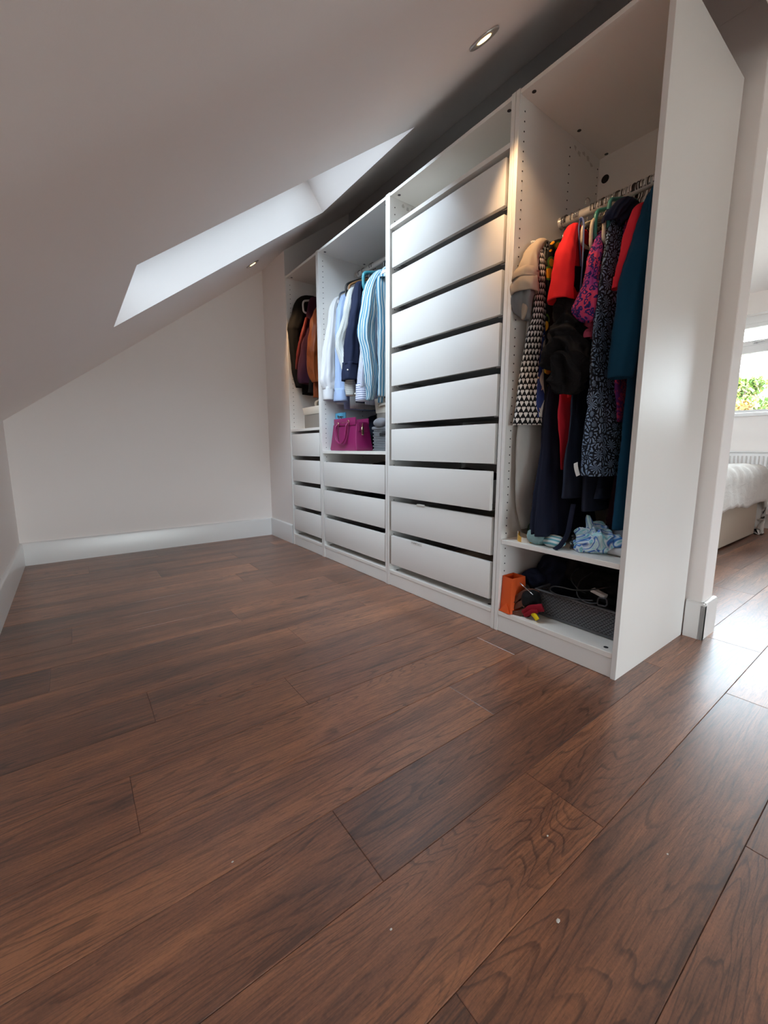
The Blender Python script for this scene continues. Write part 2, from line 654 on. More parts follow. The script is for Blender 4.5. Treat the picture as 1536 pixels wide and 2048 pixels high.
M['basket_dark'] = plain('dark_grey_plastic', (0.085, 0.088, 0.094), 0.5)
M['basket_grey'] = plain('grey_woven_plastic', (0.19, 0.20, 0.22), 0.6)
M['cable'] = plain('black_cable', (0.012, 0.012, 0.013), 0.35)
M['black_plastic'] = plain('black_plastic', (0.012, 0.012, 0.013), 0.4)
M['teal_plastic'] = plain('sea_green_plastic', (0.045, 0.26, 0.22), 0.35)
M['teal2_plastic'] = plain('turquoise_plastic', (0.05, 0.28, 0.34), 0.35)
M['cream_plastic'] = plain('cream_plastic', (0.66, 0.58, 0.44), 0.4)
M['white_plastic'] = plain('white_plastic', (0.72, 0.70, 0.66), 0.4)
M['grey_plastic'] = plain('slate_grey_plastic', (0.10, 0.11, 0.13), 0.4)
M['tan_wood'] = plain('hanger_wood', (0.30, 0.15, 0.06), 0.5)
M['yellow_plastic'] = plain('yellow_plastic', (0.70, 0.50, 0.02), 0.4)
M['paper'] = plain('white_paper', (0.74, 0.72, 0.68), 0.7)
M['ink'] = plain('ink', (0.05, 0.05, 0.06), 0.7)
M['blue_card'] = plain('sky_blue_card', (0.10, 0.40, 0.62), 0.6)
M['residue'] = plain('tape_residue', (0.60, 0.575, 0.54), 0.5, (300, 0.4, 0.003))

# ================================================================== room shell
SL_Y0, SL_Z0, SL_K = -1.69, 0.935, 0.742          # knee-wall edge and rise of the sloping ceiling
FLAT_Z = 2.22                                     # bedroom ceiling
SL_Y1 = 0.655                                     # the slope ends above the partition
X0, X1 = -2.97, 3.6
Y1 = 3.95


def zs(y):
    return SL_Z0 + SL_K * (y - SL_Y0)


# --- floor: planks, each its own piece
bm = bmesh.new()
add_box(bm, (X0 - .1, -1.85, -0.12), (X1 + .1, Y1 + .1, -0.006))
floor = struct('floor', bm, M['subfloor'])

PW, PL = 0.1835, 1.22
butt = {0: -0.58, -1: -1.002, -2: -0.465, -3: -1.337, -4: -0.872, -5: -1.255, -6: -0.70, -7: -1.502, 1: -1.012, 2: -0.40, 3: -0.9}
tones = {(0, 1): .52, (-1, 1): .45, (-1, 0): .62, (-2, 1): .42, (-2, 0): .78, (-3, 1): .60, (-3, 0): .46, (-4, 1): .42, (-4, 0): .55, (-5, 1): .40,
         (-5, 0): .50, (-6, 0): .46, (-7, 0): .3, (1, 1): .42, (1, 0): .30, (0, 0): .55, (-7, 1): .48, (-6, 1): .50}


def plank_bm(w, l, uo, vo):
    b = bmesh.new()
    uvl = b.loops.layers.uv.new('UVMap')
    t, c, h = 0.008, 0.0011, 0.0009
    hw, hl = w / 2 - .00025, l / 2 - .00025
    rows = [((hw, hl), -t), ((hw, hl), -h), ((hw - c, hl - c), 0.0)]
    rings = [[b.verts.new((sx * a, sy * bb, z)) for sx, sy in ((-1, -1), (1, -1), (1, 1), (-1, 1))] for (a, bb), z in rows]
    for A, B2 in zip(rings, rings[1:]):
        for i in range(4):
            b.faces.new((A[i], A[(i + 1) % 4], B2[(i + 1) % 4], B2[i]))
    b.faces.new(rings[-1])
    for f in b.faces:
        for lp in f.loops:
            lp[uvl].uv = (lp.vert.co.x + uo, lp.vert.co.y + vo)
    return b


rnd = random.Random(11)
for ci in range(-17, 20):
    xa = 0.0575 + (ci) * PW
    xb = xa + PW
    xa_, xb_ = max(xa, X0), min(xb, X1)
    if xb_ - xa_ < 0.01:
        continue
    off = butt.get(ci, -1.69 + rnd.random() * PL)
    while off > -1.69:
        off -= PL
    k = 0
    y = off
    while y < Y1:
        ya, yb = max(y, -1.69), min(y + PL, Y1)
        if yb - ya > 0.02:
            o = finish('plank', plank_bm(xb_ - xa_, yb - ya, rnd.uniform(0, 40), rnd.uniform(0, 40)), M['wood'], floor, smooth=0)
            o.location = ((xa_ + xb_) / 2, (ya + yb) / 2, 0)
            # row index counted from the butt joint nearest the camera
            jn = 1 if (butt.get(ci) is not None and abs(y - butt[ci]) < 0.05) else (0 if (butt.get(ci) is not None and abs(y + PL - butt[ci]) < 0.05) else -1)
            o['tone'] = float(tones.get((ci, jn), rnd.uniform(0.28, 0.68)))
            k += 1
        y += PL

# --- walls
TH = 0.14
bm = bmesh.new()
add_box(bm, (X0 - TH, SL_Y0 - TH - .005, 0), (X1 + TH, SL_Y0 - .005, SL_Z0 + 0.02))
struct('wall_left', bm, M['wall'], smooth=0)


def gable(bm, xa, xb, ya, yb):
    """end wall cut to the roof profile between ya and yb"""
    prof = [(ya, 0)]
    top = [(yb, 0), (yb, FLAT_Z + .03), (SL_Y1, FLAT_Z + .03), (SL_Y1, zs(SL_Y1) + .03)] if yb > SL_Y1 else [(yb, 0), (yb, zs(yb) + .03)]
    top.append((ya, zs(ya) + .03))
    prof = prof + top
    A = [bm.verts.new((xa, y, z)) for y, z in prof]
    B2 = [bm.verts.new((xb, y, z)) for y, z in prof]
    n = len(prof)
    for i in range(n):
        j = (i + 1) % n
        bm.faces.new((A[i], A[j], B2[j], B2[i]))
    bm.faces.new(A[::-1])
    bm.faces.new(B2)
    bmesh.ops.recalc_face_normals(bm, faces=bm.faces[:])


RWY0, RWY1, RWZ0, RWZ1 = 1.5, 2.9, 0.8, 2.0      # unseen window added to brighten the bedroom
bm = bmesh.new()
gable(bm, X0 - TH, X0, SL_Y0 - .1, RWY0)
add_box(bm, (X0 - TH, RWY0, 0), (X0, RWY1, RWZ0))
add_box(bm, (X0 - TH, RWY0, RWZ1), (X0, RWY1, FLAT_Z + .03))
add_box(bm, (X0 - TH, RWY1, 0), (X0, Y1 + TH, FLAT_Z + .03))
struct('wall_far', bm, M['wall'], smooth=0)

# right-hand wall, out of frame behind the camera, with a low window added for fill light
LWY0, LWY1, LWZ0, LWZ1 = -1.30, 0.45, 0.10, 1.08
bm = bmesh.new()
gable(bm, X1, X1 + TH, SL_Y0 - .1, LWY0)
add_box(bm, (X1, LWY0, 0), (X1 + TH, LWY1, LWZ0))
prism = [(LWY0, LWZ1), (LWY1, LWZ1), (LWY1, zs(LWY1) + .03), (LWY0, zs(LWY0) + .03)]
A_ = [bm.verts.new((X1, y, z)) for y, z in prism]
B_ = [bm.verts.new((X1 + TH, y, z)) for y, z in prism]
for q in range(4):
    bm.faces.new((A_[q], A_[(q + 1) % 4], B_[(q + 1) % 4], B_[q]))
bm.faces.new(A_[::-1])
bm.faces.new(B_)
gable(bm, X1, X1 + TH, LWY1, Y1 + TH)
struct('wall_right', bm, M['wall'], smooth=0)

# bedroom window wall
WX0, WX1, WZ0, WZ1 = -1.85, 1.10, 1.10, 2.03
bm = bmesh.new()
add_box(bm, (X0 - TH, Y1, 0), (WX0, Y1 + 0.2, FLAT_Z + .03))
add_box(bm, (WX1, Y1, 0), (X1 + TH, Y1 + 0.2, FLAT_Z + .03))
add_box(bm, (WX0, Y1, 0), (WX1, Y1 + 0.2, WZ0))
add_box(bm, (WX0, Y1, WZ1), (WX1, Y1 + 0.2, FLAT_Z + .03))
struct('wall_front', bm, M['wall'], smooth=0)

# partition behind the wardrobes, its free end by the opening to the bedroom
bm = bmesh.new()
add_box(bm, (-2.53, 0.596, 0), (0.054, 0.712, FLAT_Z + .02), 0.003)
add_box(bm, (X0, 0.605, FLAT_Z + .01), (X1, 0.710, 2.72))
add_box(bm, (0.0545, 0.5965, 2.05), (X1, 0.7115, FLAT_Z + .03))          # unseen header over the opening, added to hold back bedroom light
struct('wall_partition', bm, M['wall'])
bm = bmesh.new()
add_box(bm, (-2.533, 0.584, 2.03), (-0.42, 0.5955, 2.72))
struct('upper_shade_sheet', bm, M['band_shade'], smooth=0)  # added sheet whose darker colour stands in for shade
# boxed-in stub beside the far wardrobe
bm = bmesh.new()
b_ = [(-2.975, 0.016), (-2.533, 0.016), (-2.533, 0.70), (-2.975, 0.70)]
lo = [bm.verts.new((x, y, 0)) for x, y in b_]
hi = [bm.verts.new((x, y, zs(y) + .01)) for x, y in b_]
for i in range(4):
    bm.faces.new((lo[i], lo[(i + 1) % 4], hi[(i + 1) % 4], hi[i]))
bm.faces.new(hi)
struct('wall_stub', bm, M['wall'], smooth=0)

# --- ceilings
SKX0, SKX1, SKY0, SKY1 = -1.862, -1.02, -1.16, -0.025      # skylight opening
RV = 0.27                                                  # reveal depth, square to the slope
NS = V((0, -SL_K, 1)).normalized()                         # outward (up) normal of the slope


def sp(x, y, d=0.0):
    return V((x, y, zs(y))) + NS * d


def slab(bm, xa, xb, ya, yb, d=RV, mat=0):
    c = [(xa, ya), (xb, ya), (xb, yb), (xa, yb)]
    L = [bm.verts.new(sp(x, y)) for x, y in c]
    H = [bm.verts.new(sp(x, y, d)) for x, y in c]
    bm.faces.new(L)
    bm.faces.new(H[::-1])
    for i in range(4):
        bm.faces.new((L[(i + 1) % 4], L[i], H[i], H[(i + 1) % 4]))


bm = bmesh.new()
ya_, yb_ = SL_Y0 - .25, SL_Y1
slab(bm, X0 - TH, SKX0, ya_, yb_)
slab(bm, SKX1, X1 + TH, ya_, yb_)
slab(bm, SKX0, SKX1, ya_, SKY0)
slab(bm, SKX0, SKX1, SKY1, yb_)
bmesh.ops.recalc_face_normals(bm, faces=bm.faces[:])
struct('ceiling_slope', bm, M['ceiling'], smooth=0)
bm = bmesh.new()
add_box(bm, (X0 - TH, 0.650, FLAT_Z), (X1 + TH, Y1 + .2, FLAT_Z + 0.2))
struct('ceiling', bm, M['ceiling'], smooth=0)

# unseen box added to keep side light off the strip above the wardrobes
bm = bmesh.new()
bk = [(0.02, 2.06), (0.597, 2.06), (0.597, zs(0.597) + .01), (0.02, zs(0.02) + .01)]
A_ = [bm.verts.new((0.09, y, z)) for y, z in bk]
B_ = [bm.verts.new((X1, y, z)) for y, z in bk]
for q in range(4):
    bm.faces.new((A_[q], A_[(q + 1) % 4], B_[(q + 1) % 4], B_[q]))
bm.faces.new(A_[::-1])
bm.faces.new(B_)
bmesh.ops.recalc_face_normals(bm, faces=bm.faces[:])
struct('side_light_blocker', bm, M['ceiling'], smooth=0)

# --- roof windows at the top of the reveals
def sbox(bm, xa, xb, ya, yb, d0, d1, mat=0):
    c = [(xa, ya), (xb, ya), (xb, yb), (xa, yb)]
    L = [bm.verts.new(sp(x, y, d0)) for x, y in c]
    H = [bm.verts.new(sp(x, y, d1)) for x, y in c]
    bm.faces.new(L)
    bm.faces.new(H[::-1])
    for i in range(4):
        bm.faces.new((L[(i + 1) % 4], L[i], H[i], H[(i + 1) % 4]))


fw = 0.05
slope_ang = math.atan(SL_K)
for nm, xa, xb in (('window_1', SKX0, SKX1),):
    wob_ = finish(nm, bmesh.new(), M['upvc'])
    wob_['kind'] = 'structure'
    bm = bmesh.new()
    sbox(bm, xa - .02, xa + fw, SKY0 - .02, SKY1 + .02, RV - .005, RV + .07)
    sbox(bm, xb - fw, xb + .02, SKY0 - .02, SKY1 + .02, RV - .005, RV + .07)
    sbox(bm, xa + fw, xb - fw, SKY0 - .02, SKY0 + fw, RV - .005, RV + .07)
    sbox(bm, xa + fw, xb - fw, SKY1 - fw, SKY1 + .02, RV - .005, RV + .07)
    bmesh.ops.recalc_face_normals(bm, faces=bm.faces[:])
    finish('window_frame', bm, M['upvc'], wob_, smooth=0)
    bm = bmesh.new()
    sbox(bm, xa + fw, xb - fw, SKY0 + fw, SKY1 - fw, RV + .03, RV + .036)
    bmesh.ops.recalc_face_normals(bm, faces=bm.faces[:])
    finish('pane', bm, M['roof_glass'], wob_, smooth=0)
    portal('sky_portal', sp((xa + xb) / 2, (SKY0 + SKY1) / 2, RV + .08), (slope_ang, 0, 0), xb - xa, (SKY1 - SKY0) / math.cos(slope_ang))

# --- bedroom casement window
win = finish('window_2', bmesh.new(), M['upvc'])
win['kind'] = 'structure'
FY = Y1 + 0.10
GZ0, GT0, GT1, GZ1 = 1.14, 1.685, 1.80, 1.93        # lower glass, transom, upper glass
bm = bmesh.new()
add_box(bm, (WX0, FY, WZ0), (WX1, FY + .07, GZ0), .004)
add_box(bm, (WX0, FY, GZ1 + .02), (WX1, FY + .07, WZ1), .004)
for xm, w in ((WX0 + .035, .035), (-1.21, .045), (-0.08, .045), (WX1 - .035, .035)):
    add_box(bm, (xm - w, FY, GZ0), (xm + w, FY + .07, GZ1 + .02), .004)
add_box(bm, (WX0, FY + .003, GT0), (WX1, FY + .065, GT1 - .04), .004)
finish('window_frame', bm, M['upvc'], win)
bm = bmesh.new()
for xa, xb in ((WX0 + .07, -1.255), (-1.165, -0.125), (-0.035, WX1 - .07)):
    add_box(bm, (xa, FY - .012, GT1 - .045), (xb, FY + .03, GT1), .005)
    add_box(bm, (xa, FY - .012, GZ1 - .01), (xb, FY + .03, GZ1 + .03), .005)
    add_box(bm, (xa, FY - .012, GT1), (xa + .04, FY + .03, GZ1), .005)
    add_box(bm, (xb - .04, FY - .012, GT1), (xb, FY + .03, GZ1), .005)
finish('sash', bm, M['upvc'], win)
bm = bmesh.new()
hx = -0.665
add_box(bm, (hx - .02, FY - .03, GT1 - .035), (hx + .02, FY - .012, GT1 - .012), .005)
add_box(bm, (hx - .01, FY - .045, GT1 - .03), (hx + .075, FY - .03, GT1 - .016), .005)
finish('window_handle', bm, M['chrome'], win)
for xa, xb in ((WX0 + .07, -1.255), (-1.165, -0.125), (-0.035, WX1 - .07)):
    for za, zb in ((GZ0, GT0), (GT1, GZ1)):
        bm = bmesh.new()
        add_box(bm, (xa - .005, FY + .03, za - .005), (xb + .005, FY + .036, zb + .005))
        finish('pane', bm, M['glass'], win, smooth=0)
bm = bmesh.new()
add_box(bm, (WX0 - .04, Y1 - .03, WZ0 - .03), (WX1 + .04, FY + .01, WZ0 + .006), .008, 2)
finish('window_sill', bm, M['upvc'], win)
portal('bedroom_portal', ((WX0 + WX1) / 2, Y1 + .19, (WZ0 + WZ1) / 2), (PI / 2, 0, PI), WX1 - WX0, WZ1 - WZ0)
# unseen fill window, added behind the partition to light the bedroom
win = finish('fill_window_bedroom', bmesh.new(), M['upvc'])
win['kind'] = 'structure'
bm = bmesh.new()
for a, b2 in (((RWY0, RWZ0), (RWY1, RWZ0 + .06)), ((RWY0, RWZ1 - .06), (RWY1, RWZ1)), ((RWY0, RWZ0 + .06), (RWY0 + .06, RWZ1 - .06)),
              ((RWY1 - .06, RWZ0 + .06), (RWY1, RWZ1 - .06)), (((RWY0 + RWY1) / 2 - .04, RWZ0 + .06), ((RWY0 + RWY1) / 2 + .04, RWZ1 - .06))):
    add_box(bm, (X0 - .12, a[0], a[1]), (X0 - .06, b2[0], b2[1]), .004)
finish('window_frame', bm, M['upvc'], win)
for a, b2 in ((RWY0 + .06, (RWY0 + RWY1) / 2 - .04), ((RWY0 + RWY1) / 2 + .04, RWY1 - .06)):
    bm = bmesh.new()
    add_box(bm, (X0 - .09, a, RWZ0 + .06), (X0 - .085, b2, RWZ1 - .06))
    finish('pane', bm, M['glass'], win, smooth=0)
win = finish('fill_window_low', bmesh.new(), M['upvc'])  # unseen low window, added as side fill light
win['kind'] = 'structure'
bm = bmesh.new()
add_box(bm, (X1 + .05, LWY0, LWZ0), (X1 + .11, LWY1, LWZ0 + .05), .004)
add_box(bm, (X1 + .05, LWY0, LWZ1 - .05), (X1 + .11, LWY1, LWZ1), .004)
add_box(bm, (X1 + .05, LWY0, LWZ0 + .05), (X1 + .11, LWY0 + .05, LWZ1 - .05), .004)
add_box(bm, (X1 + .05, LWY1 - .05, LWZ0 + .05), (X1 + .11, LWY1, LWZ1 - .05), .004)
finish('window_frame', bm, M['upvc'], win)
bm = bmesh.new()
add_box(bm, (X1 + .075, LWY0 + .045, LWZ0 + .045), (X1 + .081, LWY1 - .045, LWZ1 - .045))
finish('pane', bm, M['glass'], win, smooth=0)
portal('low_portal', (X1 + TH + .01, (LWY0 + LWY1) / 2, (LWZ0 + LWZ1) / 2), (0, PI / 2, 0), LWZ1 - LWZ0, LWY1 - LWY0)
portal('side_portal', (X0 - TH - .01, (RWY0 + RWY1) / 2, (RWZ0 + RWZ1) / 2), (0, -PI / 2, 0), RWZ1 - RWZ0, RWY1 - RWY0)

# --- skirting boards
BH, BT = 0.152, 0.016


def board(bm, p0, p1, nrm, ends=True):
    """skirting from p0 to p1 standing on the floor, nrm = direction into the room"""
    p0, p1, nrm = V((*p0, 0)), V((*p1, 0)), V((*nrm, 0))
    prof = [(0, 0), (BT, 0), (BT, BH - .010), (BT - .002, BH - .004), (BT - .007, BH), (0, BH)]
    A = [bm.verts.new(p0 + nrm * a + V((0, 0, z))) for a, z in prof]
    B2 = [bm.verts.new(p1 + nrm * a + V((0, 0, z))) for a, z in prof]
    n = len(prof)
    for i in range(n):
        j = (i + 1) % n
        bm.faces.new((A[i], A[j], B2[j], B2[i]))
    bm.faces.new(A[::-1])
    bm.faces.new(B2)


def skirting(name, segs):
    bm = bmesh.new()
    for s in segs:
        board(bm, *s)
    bmesh.ops.recalc_face_normals(bm, faces=bm.faces[:])
    struct(name, bm, M['gloss'], smooth=50)


skirting('baseboard_left', [((X0 + BT, SL_Y0 - .005), (X1, SL_Y0 - .005), (0, 1))])
skirting('baseboard_far', [((X0, SL_Y0 - .005), (X0, 0.016), (1, 0)), ((X0, 0.72), (X0, Y1), (1, 0))])
skirting('baseboard_stub', [((X0 + BT, 0.016), (-2.519, 0.016), (0, -1)), ((-2.533, 0.016), (-2.533, 0.5), (1, 0))])
skirting('baseboard_partition', [((0.0035, 0.596), (0.054 + BT, 0.596), (0, -1)), ((0.054, 0.596 - BT), (0.054, 0.712 + BT), (1, 0)),
                                 ((-2.5, 0.712), (0.054, 0.712), (0, 1))])
skirting('baseboard_front', [((X0, Y1), (X1, Y1), (0, -1))])
skirting('baseboard_right', [((X1, SL_Y0), (X1, Y1), (-1, 0))])


# ================================================================== recessed lamps
def downlight(x, y, label):
    c = sp(x, y)
    ax = NS
    t = thing('downlight', c, label, 'lamp', 'recessed lamps in the sloping ceiling')
    bm = bmesh.new()
    lathe(bm, [(0.047, -0.001), (0.047, -0.004), (0.044, -0.006), (0.026, -0.004), (0.023, -0.001), (0.021, 0.001)], c, ax, 40)
    finish('bezel', bm, M['bezel'], t, 60)
    bm = bmesh.new()
    lathe(bm, [(0.0225, -0.0035), (0.020, -0.0050), (0.010, -0.0062), (0.0, -0.0066)], c, ax, 32)
    finish('lamp_lens', bm, M['lamp'], t, 180)
    d = bpy.data.lights.new('lamp_light', 'SPOT')
    d.energy = DOWNLIGHT_W
    d.color = WARM
    d.spot_size = math.radians(58)
    d.spot_blend = 1.0
    d.shadow_soft_size = 0.025
    o = bpy.data.objects.new('lamp_light', d)
    COL.objects.link(o)
    o.parent = t
    o.location = -ax * 0.03
    o.rotation_euler = (slope_ang, 0, 0)
    return t


downlight(-0.432, -0.255, 'recessed round lamp glowing in the slope above the drawer wardrobe')
downlight(-2.317, -0.305, 'small recessed lamp glowing in the slope beside the skylight, near the far wall')

# ================================================================== wardrobes
HT, DP, PT = 2.012, 0.578, 0.018


def holes(bm, xin, sgn, zlist, cols=(0.032, 0.333, 0.553), r=0.0027):
    """peg holes: shallow dark sockets in the inner face of a side panel"""
    for y in cols:
        for z in zlist:
            p = V((xin, y, z))
            add_cyl(bm, p - V((sgn * .004, 0, 0)), p + V((sgn * .0006, 0, 0)), r, seg=8)


def wardrobe(xl, xr, label, shelves, seed):
    t = thing('wardrobe', ((xl + xr) / 2, DP / 2, 0), label, 'wardrobe', 'white open wardrobes in a row')
    rr = random.Random(seed)
    z0 = 0.128
    zl = [z0 + 0.032 * i for i in range(int((HT - 0.16) / 0.032) + 1) if z0 + 0.032 * i < HT - .03]
    for xa, sg in ((xl, 1), (xr - PT, -1)):
        bm = bmesh.new()
        add_box(bm, (xa + .0006, 0, 0.0), (xa + PT - .0006, DP, HT), 0.0009)
        p = finish('side_panel', bm, M['lam'], t)
        bm = bmesh.new()
        holes(bm, xa + PT if sg > 0 else xa, sg, zl)
        h = finish('peg_hole', bm, M['hole'], p, kind='stuff')
    bm = bmesh.new()
    add_box(bm, (xl + PT, 0.0015, HT - PT), (xr - PT, DP, HT - .003), 0.0009)
    tp = finish('top_panel', bm, M['lam_in'], t)
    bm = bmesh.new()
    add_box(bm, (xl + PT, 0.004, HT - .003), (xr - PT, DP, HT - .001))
    finish('dark_top_face', bm, M['top_shade'], tp, smooth=0)  # added dark face, cuts light bounced onto the strip above
    bm = bmesh.new()
    add_box(bm, (xl + PT, 0.0015, 0.070), (xr - PT, DP, 0.088), 0.0009)
    bp_ = finish('bottom_panel', bm, M['lam_in'], t)
    for zc, dn, par in ((HT - PT, -1, tp), (0.088, 1, bp_)):
        for y in (0.032, 0.333, 0.553):
            for xc in (xl + PT + .034, xr - PT - .034):
                bm = bmesh.new()
                add_cyl(bm, (xc, y, zc - dn * .004), (xc, y, zc + dn * .0008), 0.0075, seg=16)
                finish('cam_fitting', bm, M['cam'], par)
    bm = bmesh.new()
    add_box(bm, (xl + PT, 0.004, 0.001), (xr - PT, 0.020, 0.069), 0.0009)
    finish('plinth', bm, M['lam'], t)
    bm = bmesh.new()
    add_box(bm, (xl + PT, DP - .012, 0.09), (xr - PT, DP - .006, HT - PT))
    finish('back_panel', bm, M['lam_in'], t, smooth=0)
    for z in shelves:
        bm = bmesh.new()
        add_box(bm, (xl + PT + .001, 0.0025, z - .018), (xr - PT - .001, DP - .014, z), 0.0009)
        finish('shelf', bm, M['lam_in'], t)
    return t


W1 = wardrobe(-0.5, 0.0, 'nearest white open wardrobe, packed with dresses, its plain side facing the doorway', [0.394], 1)
W2 = wardrobe(-1.25, -0.5, 'white wardrobe filled with a tall stack of nine drawers', [1.862], 2)
W3 = wardrobe(-2.0, -1.25, 'white open wardrobe with hanging shirts above three drawers', [0.746], 3)
W4 = wardrobe(-2.5, -2.0, 'farthest narrow white wardrobe with dark jackets above four drawers', [0.906], 4)


def drawer(root, xl, xr, ztop, yf, rear=True):
    """front, box and runners of one drawer between inner faces xl..xr"""
    zb = ztop - 0.162
    a, b = xl, xr
    bm = bmesh.new()
    gx = 0.030
    bx0, bx1, by0, by1 = a + gx, b - gx, yf + .018, yf + .52
    add_box(bm, (bx0, by0, zb + .022), (bx0 + .014, by1, zb + .120), .001)
    add_box(bm, (bx1 - .014, by0, zb + .022), (bx1, by1, zb + .120), .001)
    add_box(bm, (bx0 + .014, by1 - .014, zb + .022), (bx1 - .014, by1, zb + .120), .001)
    add_box(bm, (bx0 + .014, by0, zb + .024), (bx1 - .014, by1 - .014, zb + .030))
    d = finish('drawer', bm, M['drawer_box'], root)
    bm = bmesh.new()
    add_box(bm, (a, yf, zb), (b, yf + .018, ztop), .0014, 2)
    f = finish('drawer_front', bm, M['lam'], d)
    for xx, s in ((bx0, -1), (bx1, 1)):
        bm = bmesh.new()
        add_box(bm, (min(xx, xx + s * .014), yf + .024, zb + .004), (max(xx, xx + s * .014), yf + .50, zb + .020), .001)
        add_box(bm, (min(xx + s * .004, xx + s * .026), yf + .022, zb - .004), (max(xx + s * .004, xx + s * .026), yf + .48, zb + .002), .001)
        finish('drawer_runner', bm, M['rail_metal'], d)
    return d


def paper_label(parent, x0, x1, z0, z1, y, marks):
    bm = bmesh.new()
    add_box(bm, (x0, y - .0012, z0), (x1, y, z1), 0, mat=0)
    rr = random.Random(5)
    n = marks
    for i in range(n):
        xa = x0 + .008 + (x1 - x0 - .016) * i / n
        pts = [(xa + rr.uniform(0, .005), y - .0016, (z0 + z1) / 2 + rr.uniform(-.004, .004)) for _ in range(4)]
        add_tube(bm, pts, 0.0007, 4, mat=1)
    finish('paper_label', bm, [M['paper'], M['ink']], parent, smooth=0)


D2 = []
for k in range(9):
    D2.append(drawer(W2, -1.217, -0.533, 0.286 + 0.192 * k, -0.016 if k == 2 else (0.001 if k < 6 else 0.003)))
for k in range(3):
    drawer(W3, -1.974, -1.275, 0.284 + 0.1935 * k, 0.002)
for k in range(4):
    drawer(W4, -2.472, -2.028, 0.288 + 0.1935 * k, 0.003)
f0 = [c for c in D2[0].children if c.name.startswith('drawer_front')][0]
paper_label(f0, -1.047, -0.962, 0.272, 0.2865, 0.001, 7)
f1 = [c for c in D2[1].children if c.name.startswith('drawer_front')][0]
bm = bmesh.new()
add_box(bm, (-1.008, -0.004, 0.4765), (-0.948, 0.012, 0.4795), .001)
add_box(bm, (-1.004, -0.003, 0.4795), (-0.952, 0.010, 0.4850), .002)
finish('paper_label', bm, M['paper'], f1)


# sticker residue inside two wardrobes
def residue(parent, x, pts, seed):
    bm = bmesh.new()
    rr = random.Random(seed)
    for y, z in pts:
        n = 9
        ring = []
        for i in range(n):
            a = 2 * PI * i / n
            r = rr.uniform(.004, .013)
            ring.append((y + math.cos(a) * r * 1.2, z + math.sin(a) * r))
        A = [bm.verts.new((x + .0002, p, q)) for p, q in ring]
        B2 = [bm.verts.new((x + .0009, y + (p - y) * .8, z + (q - z) * .8)) for p, q in ring]
        for i in range(n):
            bm.faces.new((A[i], A[(i + 1) % n], B2[(i + 1) % n], B2[i]))
        bm.faces.new(B2)
    bmesh.ops.recalc_face_normals(bm, faces=bm.faces[:])
    finish('tape_residue', bm, M['residue'], parent, smooth=0)


sp1 = [c for c in W1.children if c.name.startswith('side_panel')][0]
residue(sp1, -0.482, [(0.37, 1.965), (0.40, 1.955), (0.435, 1.968), (0.47, 1.962), (0.50, 1.95)], 3)
sp2 = [c for c in W2.children if c.name.startswith('side_panel')][0]
residue(sp2, -1.232, [(0.085, 1.978), (0.115, 1.972), (0.15, 1.976)], 4)


# clothes rails with their end sockets
def rail(root, xa, xb, z, y=0.297):
    bm = bmesh.new()
    add_tube(bm, [(xa + .006, y, z), (xb - .006, y, z)], 0, 20, flat=(0.0135, 0.0165), wide=(0, 1, 0))
    r = finish('clothes_rail', bm, M['rod'], root)
    for x, s in ((xa, 1), (xb, -1)):
        bm = bmesh.new()
        add_cyl(bm, (x, y, z), (x + s * .012, y, z), 0.022, 0.019, 20)
        finish('rail_socket', bm, M['rod'], r)


rail(W1, -0.482, -0.018, 1.662)
rail(W3, -1.982, -1.268, 1.926)
rail(W4, -2.482, -2.018, 1.926)
# round cable hole in the back of the nearest wardrobe
bpn = [c for c in W1.children if c.name.startswith('back_panel')][0]
bm = bmesh.new()
add_cyl(bm, (-0.452, DP - .0135, 1.905), (-0.452, DP - .010, 1.905), 0.016, seg=24)
finish('cable_hole', bm, M['hole'], bpn)


